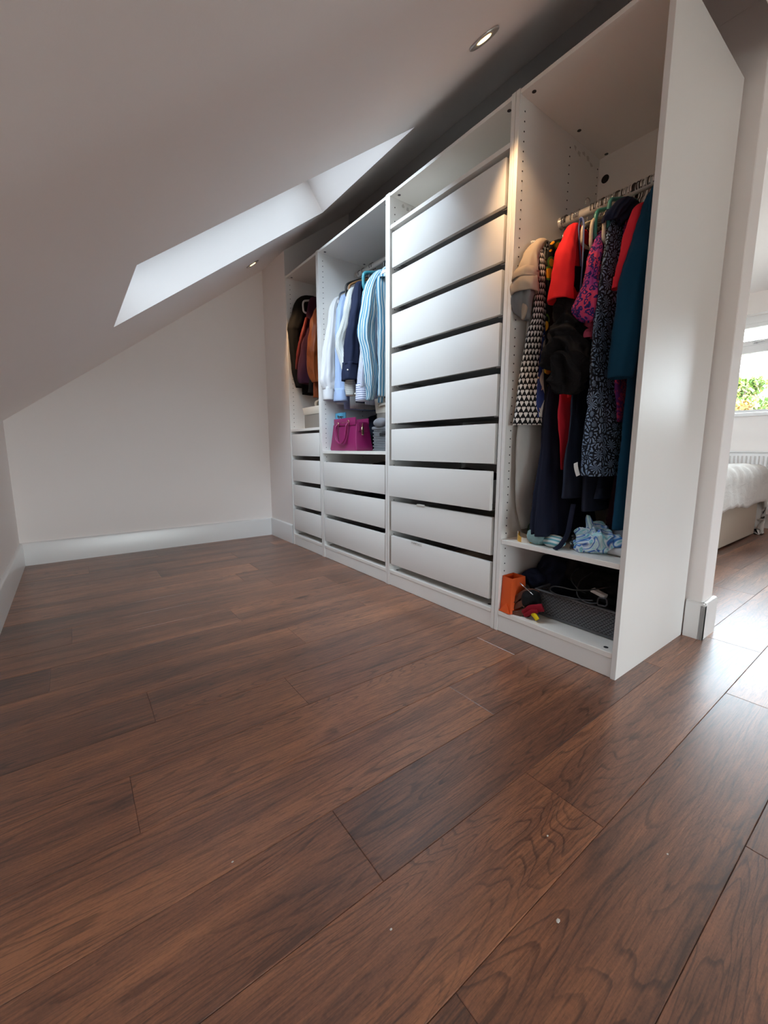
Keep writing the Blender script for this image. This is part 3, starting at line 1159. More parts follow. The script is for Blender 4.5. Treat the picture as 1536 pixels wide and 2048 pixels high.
# ================================================================== garments
def loft(secs, nr=48, ns=64, k=5, amp=0.10, bend=0.0, crum=0.0, p=2.3, seed=0, open_bottom=True, cap=True, bm=None, tuck=0.035, cs=9.0, fold=0.006, tw=0.0):
    """Cloth tube hanging along z. secs: (z, cx, cy, hx, hy); folds deepen downwards."""
    own = bm is None
    if own:
        bm = bmesh.new()
    uvl = bm.loops.layers.uv.verify()
    R = crom(secs, nr)
    ph = seed * 1.73
    rings, us, vs_ = [], [], []
    vlen = 0.0
    prev = None
    for i, (z, cx, cy, hx, hy) in enumerate(R):
        hx, hy = max(hx, .002), max(hy, .002)
        t = i / (nr - 1)
        row = []
        for j in range(ns + 1):
            th = 2 * PI * j / ns + PI * 0.5
            c, s = math.cos(th), math.sin(th)
            ax = math.copysign(abs(c) ** (2 / p), c) * hx
            ay = math.copysign(abs(s) ** (2 / p), s) * hy
            f = 1 + amp * (0.25 + 0.75 * t) * math.sin(k * th + ph + 1.2 * math.sin(2.1 * t + ph)) + 0.5 * amp * math.sin((2 * k + 1) * th - ph * 2 + t * 2)
            x, y = cx + ax * f, cy + ay * (1 + (f - 1) * min(1, hx / hy * 1.5))
            zz = z
            if bend:
                x += bend * (0.2 + 0.8 * t) * math.sin(ay / max(hy, .02) * 4.2 + ph + t * 1.1)
            if fold:
                m = min(fold, hx * (0.30 if fold < 0.02 else 0.62))
                w_ = math.sin(math.pi * min(1.0, (1 - t) * 6 + .25) / 2)
                q = V((x * 17 + seed * 2.7, y * 17 + z * tw, z * 4.2))
                d1 = (0.42 - abs(noise.noise(q)) * 1.9)
                q2 = V((x * 30 + z * 9, y * 30 + seed * 1.9, z * 17))
                d2 = (0.38 - abs(noise.noise(q2)) * 1.8) * 0.45
                x += c * m * (d1 + d2) * w_
                y += s * m * (d1 + d2) * w_
            if crum:
                q = V((x * cs + seed * 3.1, y * cs, z * cs * 0.7))
                x += noise.noise(q) * crum
                y += noise.noise(q + V((7.3, 1.1, 3.3))) * crum
                zz += noise.noise(q + V((2.7, 9.1, 5.2))) * crum * 0.7
            row.append(V((x, y, zz)))
        row[ns] = row[0]
        rings.append(row)
        if prev is not None:
            vlen += sum((a - b).length for a, b in zip(row[:-1:5], prev[:-1:5])) / len(row[:-1:5])
        per = 0.0
        uu = [0.0]
        for a, b in zip(row, row[1:]):
            per += (b - a).length
            uu.append(per)
        us.append(uu)
        vs_.append(-vlen)
        prev = row
    ref = max(u[-1] for u in us)
    for u in us:                       # keep pattern width steady along the tube
        if u[-1] > 0:
            kf = (0.35 * u[-1] + 0.65 * ref) / u[-1]
            for q in range(len(u)):
                u[q] = (u[q] - u[-1] / 2) * kf
    BV = [[bm.verts.new(p_) for p_ in row[:-1]] for row in rings]
    for i in range(nr - 1):
        for j in range(ns):
            j2 = (j + 1) % ns
            f = bm.faces.new((BV[i][j], BV[i + 1][j], BV[i + 1][j2], BV[i][j2]))
            uv4 = ((us[i][j], vs_[i]), (us[i + 1][j], vs_[i + 1]), (us[i + 1][j + 1], vs_[i + 1]), (us[i][j + 1], vs_[i]))
            for lp, u_ in zip(f.loops, uv4):
                lp[uvl].uv = u_
    if cap:
        bm.faces.new(BV[0])
    c0 = sum(rings[-1][:-1], V()) / ns
    if open_bottom:
        last = BV[-1]
        for kf, up in ((0.88, 0.0), (0.80, tuck), (0.02, tuck * 1.15)):
            nw = [bm.verts.new(c0 + (p_ - c0) * kf + V((0, 0, up))) for p_ in rings[-1][:-1]]
            for j in range(ns):
                j2 = (j + 1) % ns
                f = bm.faces.new((last[j], nw[j], nw[j2], last[j2]))
                for lp in f.loops:
                    lp[uvl].uv = (us[-1][j], vs_[-1])
            last = nw
    else:
        bm.faces.new(BV[-1][::-1])
    return bm


def deep(secs, back=0.49, hx=1.0):
    """the front edge of a garment given by secs, carried back into the wardrobe"""
    out = []
    for z, cx, cy, rx, ry in secs:
        f = cy - ry
        out.append((z, cx, (f + back) / 2, rx * hx, (back - f) / 2))
    return out


def garment(name, label, cat, parts, group='clothes in the nearest wardrobe', loc=None):
    """parts: (part name, material key, sections, kwargs)"""
    zt = max(s[0] for p in parts for s in p[2])
    s0 = max((s for p in parts for s in p[2]), key=lambda s: s[0])
    t = thing(name, (s0[1], 0.297, zt), label, cat, group)
    for pn, mk, secs, kw in parts:
        finish(pn, loft(secs, **kw), F[mk], t, 180)
    return t


def torso(x, z_sh, z_hem, hx=0.022, hy=0.20, cy=0.297, flare=1.0, x_hem=None):
    xh = x if x_hem is None else x_hem
    zm = (z_sh * 2 + z_hem) / 3
    return [(z_sh + .035, x, cy, hx * .5, .05), (z_sh + .005, x, cy, hx * .8, hy * .6), (z_sh - .045, x, cy, hx, hy * .93), (z_sh - .12, x, cy, hx, hy),
            (zm, x + (xh - x) * .3, cy, hx, hy), (z_hem, xh, cy, hx * flare, hy * (0.5 + 0.5 * flare))]


G1 = 'clothes in the nearest wardrobe'
# 1 long pale coat against the left side
t = garment('coat', 'long pale grey coat with a beige folded-back sleeve against the left panel', 'coat', [
    ('body', 'coat_grey', [(1.55, -.452, .297, .012, .05), (1.53, -.452, .297, .018, .15), (1.45, -.452, .29, .022, .20), (0.95, -.453, .27, .024, .22),
                           (.851, -.452, .26, .028, .215), (.729, -.446, .255, .032, .215), (.614, -.444, .25, .030, .205), (.50, -.450, .26, .026, .19), (.43, -.456, .27, .02, .16)],
     dict(k=4, amp=.07, bend=.006, crum=.008, seed=1, nr=48)),
    ('sleeve', 'coat_beige', [(1.545, -.454, .14, .014, .03), (1.53, -.451, .11, .019, .024), (1.482, -.444, .062, .029, .034), (1.415, -.436, .032, .035, .04), (1.385, -.436, .027, .036, .04)],
     dict(k=3, amp=.05, seed=2, crum=.004)),
    ('cuff', 'coat_beige', [(1.412, -.437, .026, .038, .040), (1.402, -.437, .022, .043, .045), (1.390, -.436, .018, .045, .047), (1.374, -.435, .016, .045, .047)], dict(k=2, amp=.04, seed=3, nr=14, tuck=.02)),
    ('cuff', 'coat_beige', [(1.385, -.438, .024, .036, .038), (1.372, -.438, .018, .043, .045), (1.350, -.437, .014, .046, .047), (1.326, -.435, .014, .044, .045)], dict(k=2, amp=.05, seed=103, nr=14, tuck=.045)),
    ('cuff_lining', 'coat_lining', [(1.350, -.440, .024, .034, .035), (1.315, -.443, .024, .037, .038), (1.286, -.447, .030, .034, .034), (1.258, -.447, .040, .024, .022), (1.242, -.446, .047, .012, .012)],
     dict(k=3, amp=.14, seed=4, nr=24, crum=.008, fold=.008)),
    ('sleeve_end', 'coat_beige', [(1.315, -.425, .010, .006, .006), (1.290, -.428, .008, .012, .008), (1.262, -.434, .014, .011, .008), (1.238, -.441, .020, .006, .006)], dict(k=2, amp=.1, seed=104, nr=14, ns=24, fold=.002)),
], G1)
# 2 heart print dress
garment('dress', 'sleeveless dress printed with rows of white hearts on black', 'dress', [
    ('body', 'heart', [(1.532, -.458, .09, .008, .016), (1.485, -.432, .085, .013, .024), (1.411, -.418, .085, .014, .026), (1.323, -.416, .085, .0145, .028), (1.256, -.417, .085, .017, .032),
                       (1.189, -.425, .085, .024, .042), (1.099, -.438, .088, .029, .05), (.981, -.444, .092, .041, .062), (.852, -.446, .10, .058, .080)],
     dict(k=4, amp=.11, seed=5, nr=48, bend=.004)),
    ('shoulder_strap', 'heart', [(1.545, -.455, .16, .006, .05), (1.53, -.450, .17, .010, .08), (1.50, -.440, .16, .011, .08), (1.46, -.430, .14, .010, .06)], dict(k=3, amp=.05, seed=6, nr=12)),
], G1)
# 3 orange print
garment('dress', 'black dress with an orange fruit print, behind the heart dress', 'dress', [
    ('body', 'orange_print', deep([(1.549, -.396, .22, .007, .03), (1.50, -.40, .15, .013, .05), (1.378, -.402, .14, .014, .046), (1.218, -.398, .14, .013, .039), (.907, -.386, .14, .013, .044)], .48),
     dict(k=5, amp=.06, bend=.004, seed=7))], G1)
# 4 wave print
garment('skirt', 'navy skirt with white wavy bands and tan blotches beside the heart dress', 'skirt', [
    ('body', 'wavy', deep([(1.25, -.408, .14, .006, .02), (1.121, -.406, .115, .012, .03), (1.0, -.396, .10, .015, .031), (.881, -.388, .10, .016, .031)], .45), dict(k=4, amp=.05, bend=.003, seed=8))], G1)
# 5 red t-shirt
garment('t_shirt', 'bright red short-sleeved t-shirt on a cream hanger near the left', 'shirt', [
    ('body', 'red', [(1.555, -.315, .297, .008, .05), (1.53, -.314, .29, .012, .15), (1.45, -.312, .28, .014, .19), (1.34, -.302, .28, .016, .19), (1.1, -.30, .29, .018, .18), (.95, -.30, .29, .016, .17)],
     dict(k=4, amp=.06, bend=.004, seed=9)),
    ('sleeve', 'red', [(1.555, -.330, .16, .012, .02), (1.543, -.329, .13, .018, .022), (1.482, -.318, .09, .026, .028), (1.414, -.311, .06, .033, .034), (1.351, -.311, .05, .038, .038), (1.275, -.312, .045, .043, .043)],
     dict(k=3, amp=.05, seed=10, crum=.004)),
    ('sleeve', 'red', [(1.53, -.31, .45, .01, .02), (1.45, -.31, .49, .02, .03), (1.30, -.31, .50, .025, .03)], dict(k=3, amp=.05, seed=11, nr=12)),
], G1)
# 6 crumpled black jacket
garment('jacket', 'crumpled black jacket with a bunched sleeve below the red t-shirt', 'jacket', [
    ('body', 'black', torso(-.285, 1.50, .98, .012, .17), dict(k=4, amp=.08, seed=12)),
    ('sleeve', 'black', [(1.40, -.295, .13, .012, .03), (1.29, -.312, .095, .030, .035), (1.205, -.300, .07, .049, .045), (1.115, -.287, .06, .062, .05), (1.048, -.278, .055, .066, .052), (.992, -.274, .06, .055, .045), (.957, -.272, .07, .034, .03)],
     dict(k=3, amp=.10, seed=13, crum=.021, nr=120, ns=150, cs=15, tuck=.02, fold=.050, tw=16)),
], G1)
# 7 sleeveless navy dress with straps
t = garment('dress', 'navy sleeveless dress with a periwinkle shoulder strap', 'dress', [
    ('body', 'navy', deep([(1.50, -.285, .25, .008, .03), (1.43, -.284, .2, .014, .04), (1.3, -.282, .2, .014, .04), (.9, -.275, .18, .014, .04), (.70, -.27, .18, .016, .04)], .46), dict(k=4, amp=.06, seed=14))], G1)
bm = bmesh.new()
add_tube(bm, [(-.268, .098, 1.30), (-.268, .100, 1.40), (-.272, .103, 1.50), (-.279, .108, 1.535), (-.289, .112, 1.545), (-.297, .114, 1.532), (-.299, .12, 1.50), (-.290, .13, 1.40), (-.285, .14, 1.30)],
         0, 8, flat=(.011, .002), smooth_n=40, wide=(.6, -.8, 0))
finish('strap', bm, F['periwinkle'], t, 180)
# 8 pink animal print
garment('blouse', 'pink and violet animal print blouse with short puffed sleeve', 'blouse', [
    ('body', 'animal', torso(-.222, 1.49, 1.10, .012, .17), dict(k=4, amp=.06, seed=15)),
    ('sleeve', 'animal', [(1.50, -.234, .16, .007, .014), (1.475, -.229, .13, .011, .012), (1.432, -.218, .10, .017, .018), (1.365, -.213, .07, .020, .021), (1.297, -.218, .06, .028, .026), (1.24, -.223, .05, .034, .031), (1.204, -.220, .055, .028, .025), (1.185, -.215, .06, .016, .014)],
     dict(k=4, amp=.10, seed=16, crum=.008, cs=18)),
], G1)
garment('t_shirt', 'rose pink t-shirt showing only its sleeve under the animal print blouse', 'shirt', [
    ('body', 'pink', torso(-.238, 1.45, 1.02, .010, .16, .31), dict(k=4, amp=.06, seed=17)),
    ('sleeve', 'pink', [(1.42, -.238, .16, .010, .02), (1.32, -.237, .13, .012, .016), (1.24, -.235, .115, .014, .016), (1.14, -.229, .095, .019, .02)], dict(k=2, amp=.04, seed=18)),
], G1)
# 9 long leaf print dress
t = garment('dress', 'long dark dress with pale blue leaf print and a gathered waist', 'dress', [
    ('bodice', 'leaf', deep([(1.555, -.195, .22, .016, .049), (1.508, -.194, .16, .017, .032), (1.43, -.186, .13, .021, .039), (1.345, -.179, .11, .022, .041), (1.263, -.180, .10, .024, .046), (1.163, -.183, .10, .023, .045), (1.06, -.184, .10, .023, .045), (.975, -.182, .105, .022, .044), (.945, -.182, .11, .020, .04)], .40),
     dict(k=5, amp=.11, seed=19, nr=48, bend=.004)),
    ('skirt', 'leaf', deep([(.96, -.181, .115, .021, .042), (.919, -.178, .105, .034, .050), (.857, -.173, .105, .044, .065), (.783, -.169, .105, .050, .07), (.694, -.164, .11, .053, .074), (.668, -.162, .11, .052, .074)], .40),
     dict(k=6, amp=.09, seed=20, nr=48)),
    ('collar', 'navy2', [(1.59, -.170, .24, .012, .05), (1.565, -.172, .19, .026, .06), (1.52, -.180, .145, .028, .05), (1.495, -.186, .125, .020, .035)], dict(k=6, amp=.16, seed=21, crum=.012, cs=22)),
    ('waist_knot', 'leaf', [(.985, -.180, .070, .006, .006), (.962, -.180, .062, .014, .010), (.935, -.180, .060, .017, .010), (.905, -.182, .068, .008, .006)], dict(k=4, amp=.2, seed=22, crum=.008, cs=30, nr=14, ns=24, open_bottom=False)),
], G1)
# 10 purple print
garment('blouse', 'dark purple blouse with red speckled print beside the teal robe', 'blouse', [
    ('body', 'purple_print', deep([(1.55, -.168, .24, .008, .03), (1.47, -.158, .17, .010, .025), (1.268, -.145, .17, .010, .03), (.994, -.126, .15, .018, .045), (.929, -.112, .13, .018, .043), (.851, -.112, .12, .009, .012)], .42),
     dict(k=5, amp=.08, seed=23, nr=48))], G1)
# 11 coral red cardigan
garment('cardigan', 'coral red top with a long straight sleeve, next to the teal robe', 'top', [
    ('body', 'red2', torso(-.112, 1.53, 1.0, .011, .18, .31), dict(k=4, amp=.06, seed=24)),
    ('sleeve', 'red2', [(1.545, -.112, .19, .010, .02), (1.526, -.114, .15, .015, .016), (1.475, -.113, .12, .021, .022), (1.393, -.112, .09, .021, .022), (1.325, -.118, .075, .020, .021), (1.268, -.130, .07, .016, .016)], dict(k=3, amp=.05, seed=25)),
], G1)
# 12 teal robe
garment('robe', 'dark teal velour robe hanging by the right panel', 'robe', [
    ('body', 'teal', [(1.60, -.058, .297, .012, .05), (1.57, -.058, .29, .018, .15), (1.47, -.060, .285, .022, .2), (.95, -.074, .29, .026, .2), (.734, -.072, .28, .028, .2), (.49, -.070, .27, .032, .2)],
     dict(k=4, amp=.08, bend=.004, seed=26, nr=48)),
    ('sleeve', 'teal', [(1.585, -.072, .20, .010, .02), (1.549, -.073, .15, .017, .02), (1.479, -.067, .11, .022, .024), (1.389, -.067, .08, .030, .03), (1.298, -.070, .06, .038, .038), (1.188, -.074, .05, .041, .042), (1.077, -.082, .05, .043, .043), (1.0, -.088, .05, .038, .038), (.985, -.089, .05, .035, .035)],
     dict(k=3, amp=.06, seed=27, nr=48)),
], G1)
# 13 long navy dress
garment('dress', 'long navy dress whose wide hem almost reaches the shelf', 'dress', [
    ('body', 'navy', deep([(1.45, -.37, .25, .008, .03), (1.2, -.375, .2, .010, .03), (1.03, -.378, .15, .014, .03), (.895, -.376, .135, .024, .049), (.73, -.361, .12, .034, .061), (.567, -.345, .10, .050, .082), (.435, -.332, .09, .062, .091)], .42),
     dict(k=7, amp=.13, seed=28, nr=48, ns=64, bend=.006))], G1)
# 14 plain red dress
garment('dress', 'plain red dress seen as a narrow strip between the navy dresses', 'dress', [
    ('body', 'red2', deep([(1.2, -.35, .25, .010, .04), (1.058, -.352, .2, .016, .045), (.947, -.336, .165, .018, .04), (.866, -.330, .155, .018, .039), (.758, -.321, .15, .013, .025), (.68, -.322, .15, .006, .01)], .42),
     dict(k=4, amp=.06, seed=29))], G1)
# 15 slate dresses
garment('dress', 'slate blue dress with a stitched hem right of the red strip', 'dress', [
    ('body', 'slate', deep([(1.2, -.29, .22, .010, .03), (1.004, -.291, .17, .013, .031), (.889, -.280, .15, .016, .035), (.758, -.271, .13, .020, .043), (.579, -.261, .11, .027, .051)], .42),
     dict(k=5, amp=.12, seed=30, nr=48, bend=.004))], G1)
garment('trousers', 'dark slate trousers hanging below the leaf print dress', 'trousers', [
    ('leg', 'slate', deep([(1.0, -.25, .3, .012, .03), (.84, -.245, .25, .016, .036), (.679, -.225, .2, .021, .056), (.534, -.203, .15, .021, .045)], .34), dict(k=4, amp=.06, seed=31)),
    ('leg', 'slate', deep([(.95, -.22, .3, .012, .03), (.785, -.215, .27, .014, .037), (.647, -.195, .22, .016, .037), (.581, -.180, .18, .021, .044)], .36), dict(k=4, amp=.06, seed=32)),
], G1)
garment('dress', 'black-brown dress between the pale coat and the long navy dress', 'dress', [
    ('body', 'charcoal', deep([(1.3, -.425, .3, .010, .043), (.849, -.43, .25, .018, .043), (.698, -.428, .21, .022, .046), (.52, -.425, .19, .026, .037)], .48), dict(k=5, amp=.1, seed=33))], G1)
garment('dress', 'dark maroon dress deep behind the trousers at the right', 'dress', [
    ('body', 'maroon_print', [(1.3, -.135, .36, .016, .12), (.8, -.135, .36, .024, .13), (.6, -.14, .34, .04, .13), (.44, -.135, .33, .055, .13)], dict(k=6, amp=.12, seed=34))], G1)
# white care tag hanging in front of the slate dress
bm = bmesh.new()
add_tube(bm, [(-.212, .045, .712), (-.208, .041, .698), (-.202, .039, .682), (-.196, .038, .668)], 0, 8, flat=(.0095, .0008), smooth_n=14, wide=(.9, -.3, .3))
tag(finish('garment_tag', bm, M['paper'], origin=(-.2, .04, .69)), 'small white sewn-in tag sticking out beside the leaf print dress', 'tag', G1)


# ------------------------------------------------------------------ shirts and jackets in the farther wardrobes
G3 = 'shirts in the second open wardrobe'


def button(t, x, y, z, m='white_plastic', r=.0045):
    bm = bmesh.new()
    d = V((.53, -.83, 0)).normalized()
    lathe(bm, [(0, .0016), (r * .6, .0016), (r, .001), (r, -.003)], (x, y, z), d, 14)
    finish('button', bm, M[m], t, 60)


def torso3(x, hem, hx=.016):
    return torso(x, 1.765, hem, hx, .19, .295)


t = garment('shirt', 'white cotton shirt, first in the row, cuff hanging lowest at left', 'shirt', [
    ('body', 'white_shirt', torso3(-1.955, 1.06, .020), dict(k=4, amp=.08, seed=40)),
    ('sleeve', 'white_shirt', [(1.76, -1.97, .16, .012, .02), (1.734, -1.972, .12, .015, .016), (1.65, -1.942, .08, .023, .025), (1.517, -1.932, .058, .031, .034), (1.386, -1.943, .045, .037, .045), (1.252, -1.944, .040, .036, .056), (1.197, -1.944, .040, .036, .058), (1.15, -1.944, .045, .034, .046)],
     dict(k=4, amp=.09, seed=41, nr=48, crum=.005)),
    ('cuff', 'white_shirt', [(1.162, -1.944, .045, .035, .047), (1.12, -1.944, .045, .036, .048), (1.079, -1.944, .045, .036, .046)], dict(k=2, amp=.02, seed=42, nr=8)),
], G3)
t = garment('shirt', 'light blue cotton shirt beside the white one', 'shirt', [
    ('body', 'ltblue', torso3(-1.862, 1.02, .018), dict(k=4, amp=.08, seed=43)),
    ('sleeve', 'ltblue', [(1.75, -1.885, .16, .014, .025), (1.713, -1.878, .12, .020, .024), (1.595, -1.831, .07, .024, .025), (1.394, -1.817, .05, .025, .025), (1.232, -1.819, .05, .030, .030), (1.125, -1.815, .05, .040, .036)],
     dict(k=3, amp=.07, seed=44, nr=48, crum=.004)),
    ('cuff', 'ltblue', [(1.138, -1.818, .05, .041, .037), (1.10, -1.815, .05, .046, .041), (1.06, -1.812, .05, .049, .044)], dict(k=2, amp=.03, seed=45, nr=8)),
], G3)
t = garment('shirt', 'white shirt with very fine grey stripes and bent sleeve', 'shirt', [
    ('body', 'fine', torso3(-1.792, 1.02, .016), dict(k=4, amp=.08, seed=46)),
    ('sleeve', 'fine', [(1.765, -1.79, .16, .010, .02), (1.738, -1.785, .12, .014, .015), (1.623, -1.742, .07, .024, .024), (1.511, -1.757, .05, .029, .029), (1.413, -1.785, .037, .030, .030), (1.288, -1.761, .05, .028, .028), (1.18, -1.715, .055, .031, .030)],
     dict(k=3, amp=.06, seed=47, nr=48, crum=.003)),
    ('cuff', 'fine_h', [(1.19, -1.713, .06, .035, .031), (1.14, -1.708, .06, .036, .032), (1.087, -1.706, .06, .034, .030)], dict(k=2, amp=.02, seed=48, nr=8)),
], G3)
button(t, -1.700, .026, 1.12)
t = garment('shirt', 'dark navy shirt with an open slit cuff in the middle of the row', 'shirt', [
    ('body', 'navy2', torso3(-1.715, 1.05, .018), dict(k=4, amp=.08, seed=49)),
    ('sleeve', 'navy2', [(1.775, -1.71, .17, .014, .025), (1.748, -1.70, .12, .021, .022), (1.607, -1.641, .06, .032, .029), (1.484, -1.643, .042, .041, .037), (1.365, -1.660, .037, .047, .043), (1.262, -1.664, .037, .049, .044)],
     dict(k=3, amp=.07, seed=50, nr=48, crum=.003)),
    ('cuff', 'navy2', [(1.275, -1.664, .036, .050, .045), (1.22, -1.667, .034, .052, .047), (1.171, -1.670, .032, .053, .048)], dict(k=2, amp=.05, seed=51, nr=8)),
], G3)
button(t, -1.625, -.012, 1.225)
t = garment('shirt', 'white shirt with navy pinstripes, low behind the navy one', 'shirt', [
    ('body', 'pinstripe', torso3(-1.612, 1.03, .016), dict(k=4, amp=.08, seed=52)),
    ('sleeve', 'pinstripe', [(1.72, -1.62, .17, .010, .02), (1.55, -1.61, .12, .014, .016), (1.422, -1.600, .09, .016, .017), (1.319, -1.559, .06, .023, .023), (1.226, -1.552, .05, .027, .027), (1.12, -1.565, .05, .033, .031)],
     dict(k=3, amp=.06, seed=53, nr=48)),
    ('cuff', 'pinstripe_h', [(1.14, -1.567, .05, .035, .032), (1.09, -1.568, .05, .038, .034), (1.042, -1.569, .05, .039, .035)], dict(k=2, amp=.03, seed=54, nr=8)),
], G3)
button(t, -1.583, .012, 1.085)
t = garment('shirt', 'shirt with broad blue and white stripes, rightmost in the row', 'shirt', [
    ('body', 'wide', torso3(-1.48, 1.03, .032), dict(k=5, amp=.10, seed=55, bend=.004)),
    ('body_front', 'wide', deep([(1.745, -1.50, .2, .016, .05), (1.70, -1.48, .15, .03, .054), (1.48, -1.455, .14, .035, .052), (1.261, -1.445, .13, .036, .052), (1.06, -1.445, .12, .036, .045)], .42), dict(k=5, amp=.12, seed=56, nr=48)),
    ('sleeve', 'wide', [(1.785, -1.52, .18, .016, .03), (1.747, -1.518, .13, .028, .030), (1.665, -1.510, .08, .036, .036), (1.538, -1.494, .048, .040, .040), (1.422, -1.500, .033, .044, .044), (1.304, -1.487, .042, .038, .038), (1.184, -1.472, .05, .035, .032), (1.098, -1.492, .06, .030, .025), (1.044, -1.508, .06, .020, .016)],
     dict(k=4, amp=.11, seed=57, nr=48, crum=.004)),
    ('collar', 'wide', [(1.80, -1.475, .24, .012, .05), (1.775, -1.475, .20, .030, .06), (1.735, -1.465, .17, .040, .055), (1.715, -1.46, .16, .036, .05)], dict(k=4, amp=.10, seed=58, nr=14)),
], G3)
# small pale pocket square of a paper tag at the collar
bm = bmesh.new()
add_box(bm, (-1.385, .060, 1.695), (-1.300, .064, 1.712), .001)
tag(finish('garment_tag', bm, M['paper'], origin=(-1.34, .062, 1.70)), 'pale paper tag at the collar of the broad striped shirt', 'tag', G3)
for i, (x, mk, lb) in enumerate(((-1.40, 'slate', 'dark slate shirt half hidden behind the broad striped shirt'), (-1.33, 'charcoal', 'charcoal shirt at the right end, mostly behind the panel'))):
    garment('shirt', lb, 'shirt', [('body', mk, torso(x, 1.77, 1.0, .02, .17, .33), dict(k=4, amp=.08, seed=60 + i)),
                                   ('sleeve', mk, [(1.75, x, .20, .012, .02), (1.6, x, .16, .02, .025), (1.3, x, .15, .022, .025), (1.06, x, .15, .024, .025)], dict(k=3, amp=.06, seed=62 + i))], G3)

G4 = 'jackets in the farthest wardrobe'
garment('coat', 'black coat with a thick sleeve against the far left panel', 'coat', [
    ('body', 'blackcoat', [(1.87, -2.44, .297, .015, .06), (1.85, -2.44, .29, .022, .16), (1.75, -2.44, .28, .03, .2), (1.4, -2.44, .28, .032, .2), (1.17, -2.44, .28, .03, .19)], dict(k=4, amp=.08, seed=70)),
    ('sleeve', 'blackcoat', [(1.885, -2.42, .17, .02, .03), (1.865, -2.425, .13, .038, .045), (1.81, -2.428, .095, .046, .055), (1.736, -2.425, .07, .048, .052), (1.643, -2.420, .04, .054, .057), (1.598, -2.424, .035, .050, .050), (1.467, -2.435, .04, .042, .042), (1.326, -2.437, .05, .038, .036), (1.22, -2.435, .07, .036, .030)],
     dict(k=3, amp=.05, seed=71, nr=48, crum=.006)),
], G4)
garment('jacket', 'maroon wool jacket on a white hanger', 'jacket', [
    ('body', 'maroon', deep([(1.865, -2.35, .22, .012, .05), (1.841, -2.352, .17, .022, .046), (1.707, -2.347, .125, .026, .036), (1.582, -2.318, .09, .027, .035), (1.474, -2.325, .075, .034, .047), (1.296, -2.335, .06, .046, .06), (1.235, -2.335, .065, .042, .053)], .45),
     dict(k=4, amp=.07, seed=72, nr=48)),
    ('lapel', 'oxblood', [(1.70, -2.330, .085, .008, .012), (1.60, -2.326, .055, .016, .014), (1.50, -2.352, .036, .018, .014), (1.40, -2.372, .022, .016, .012), (1.34, -2.380, .018, .008, .010)], dict(k=2, amp=.05, seed=73, open_bottom=False)),
], G4)
garment('jacket', 'rust brown leather jacket with creased sleeve', 'jacket', [
    ('body', 'rust', deep([(1.84, -2.19, .25, .015, .05), (1.80, -2.19, .18, .025, .04), (1.6, -2.19, .13, .03, .04), (1.224, -2.195, .10, .03, .037), (1.125, -2.205, .10, .030, .04)], .45), dict(k=4, amp=.07, seed=74, nr=48)),
    ('sleeve', 'rust', [(1.79, -2.19, .16, .015, .02), (1.714, -2.185, .10, .025, .025), (1.591, -2.141, .06, .040, .04), (1.46, -2.140, .045, .049, .049), (1.383, -2.147, .04, .046, .046), (1.29, -2.151, .045, .042, .042), (1.22, -2.136, .05, .030, .030)],
     dict(k=4, amp=.07, seed=75, nr=48, crum=.007, cs=22)),
], G4)
garment('trousers', 'black trousers whose hem shows below the maroon jacket', 'trousers', [
    ('leg', 'blackcoat', [(1.5, -2.28, .28, .012, .15), (1.3, -2.275, .25, .02, .18), (1.165, -2.275, .24, .022, .19)], dict(k=4, amp=.05, seed=76))], G4)


# ================================================================== hangers
def hook(bm, x, z_rod, z_neck, y=0.297, r=.0016, rr=.0185, mat=0):
    pts = []
    for i in range(15):
        a = math.radians(-35 + 235 * i / 14)
        pts.append((x, y + math.cos(a) * rr * -1, z_rod + math.sin(a) * rr + 0.001))
    pts = pts[::1]
    # from the open tip round the rail and down to the neck
    pts += [(x, y + .012, z_rod - .026), (x, y + .002, z_rod - .036), (x, y, z_neck)]
    add_tube(bm, pts, r, 6, mat=mat)


def tubular(t, x, z_neck, m, hy=0.205, drop=0.085, y=0.297, r=.0055, bar=.045, mat_hook='wire_dark', z_rod=1.662, hook_h=True):
    """tubular hanger in the plane across the rail: sloping shoulders, rounded tips, bottom bar"""
    bm = bmesh.new()
    zb = z_neck - drop - bar
    pts = [(x, y, z_neck), (x, y - hy * .35, z_neck - drop * .28), (x, y - hy * .75, z_neck - drop * .68), (x, y - hy * .97, z_neck - drop * 1.0), (x, y - hy, z_neck - drop - bar * .55),
           (x, y - hy * .93, zb), (x, y - hy * .5, zb), (x, y, zb), (x, y + hy * .5, zb), (x, y + hy * .93, zb), (x, y + hy, z_neck - drop - bar * .55),
           (x, y + hy * .97, z_neck - drop), (x, y + hy * .75, z_neck - drop * .68), (x, y + hy * .35, z_neck - drop * .28)]
    add_tube(bm, pts, r, 10, closed=True, smooth_n=72)
    finish('hanger_arms', bm, M[m], t, 180)
    bm = bmesh.new()
    hook(bm, x, z_rod, z_neck)
    finish('hook', bm, M[mat_hook], t, 180)


def hanger(x, z_rod, z_neck, label, m, group, **k):
    t = thing('coat_hanger', (x, 0.297, z_neck), label, 'hanger', group)
    tubular(t, x, z_neck, m, z_rod=z_rod, **k)
    return t


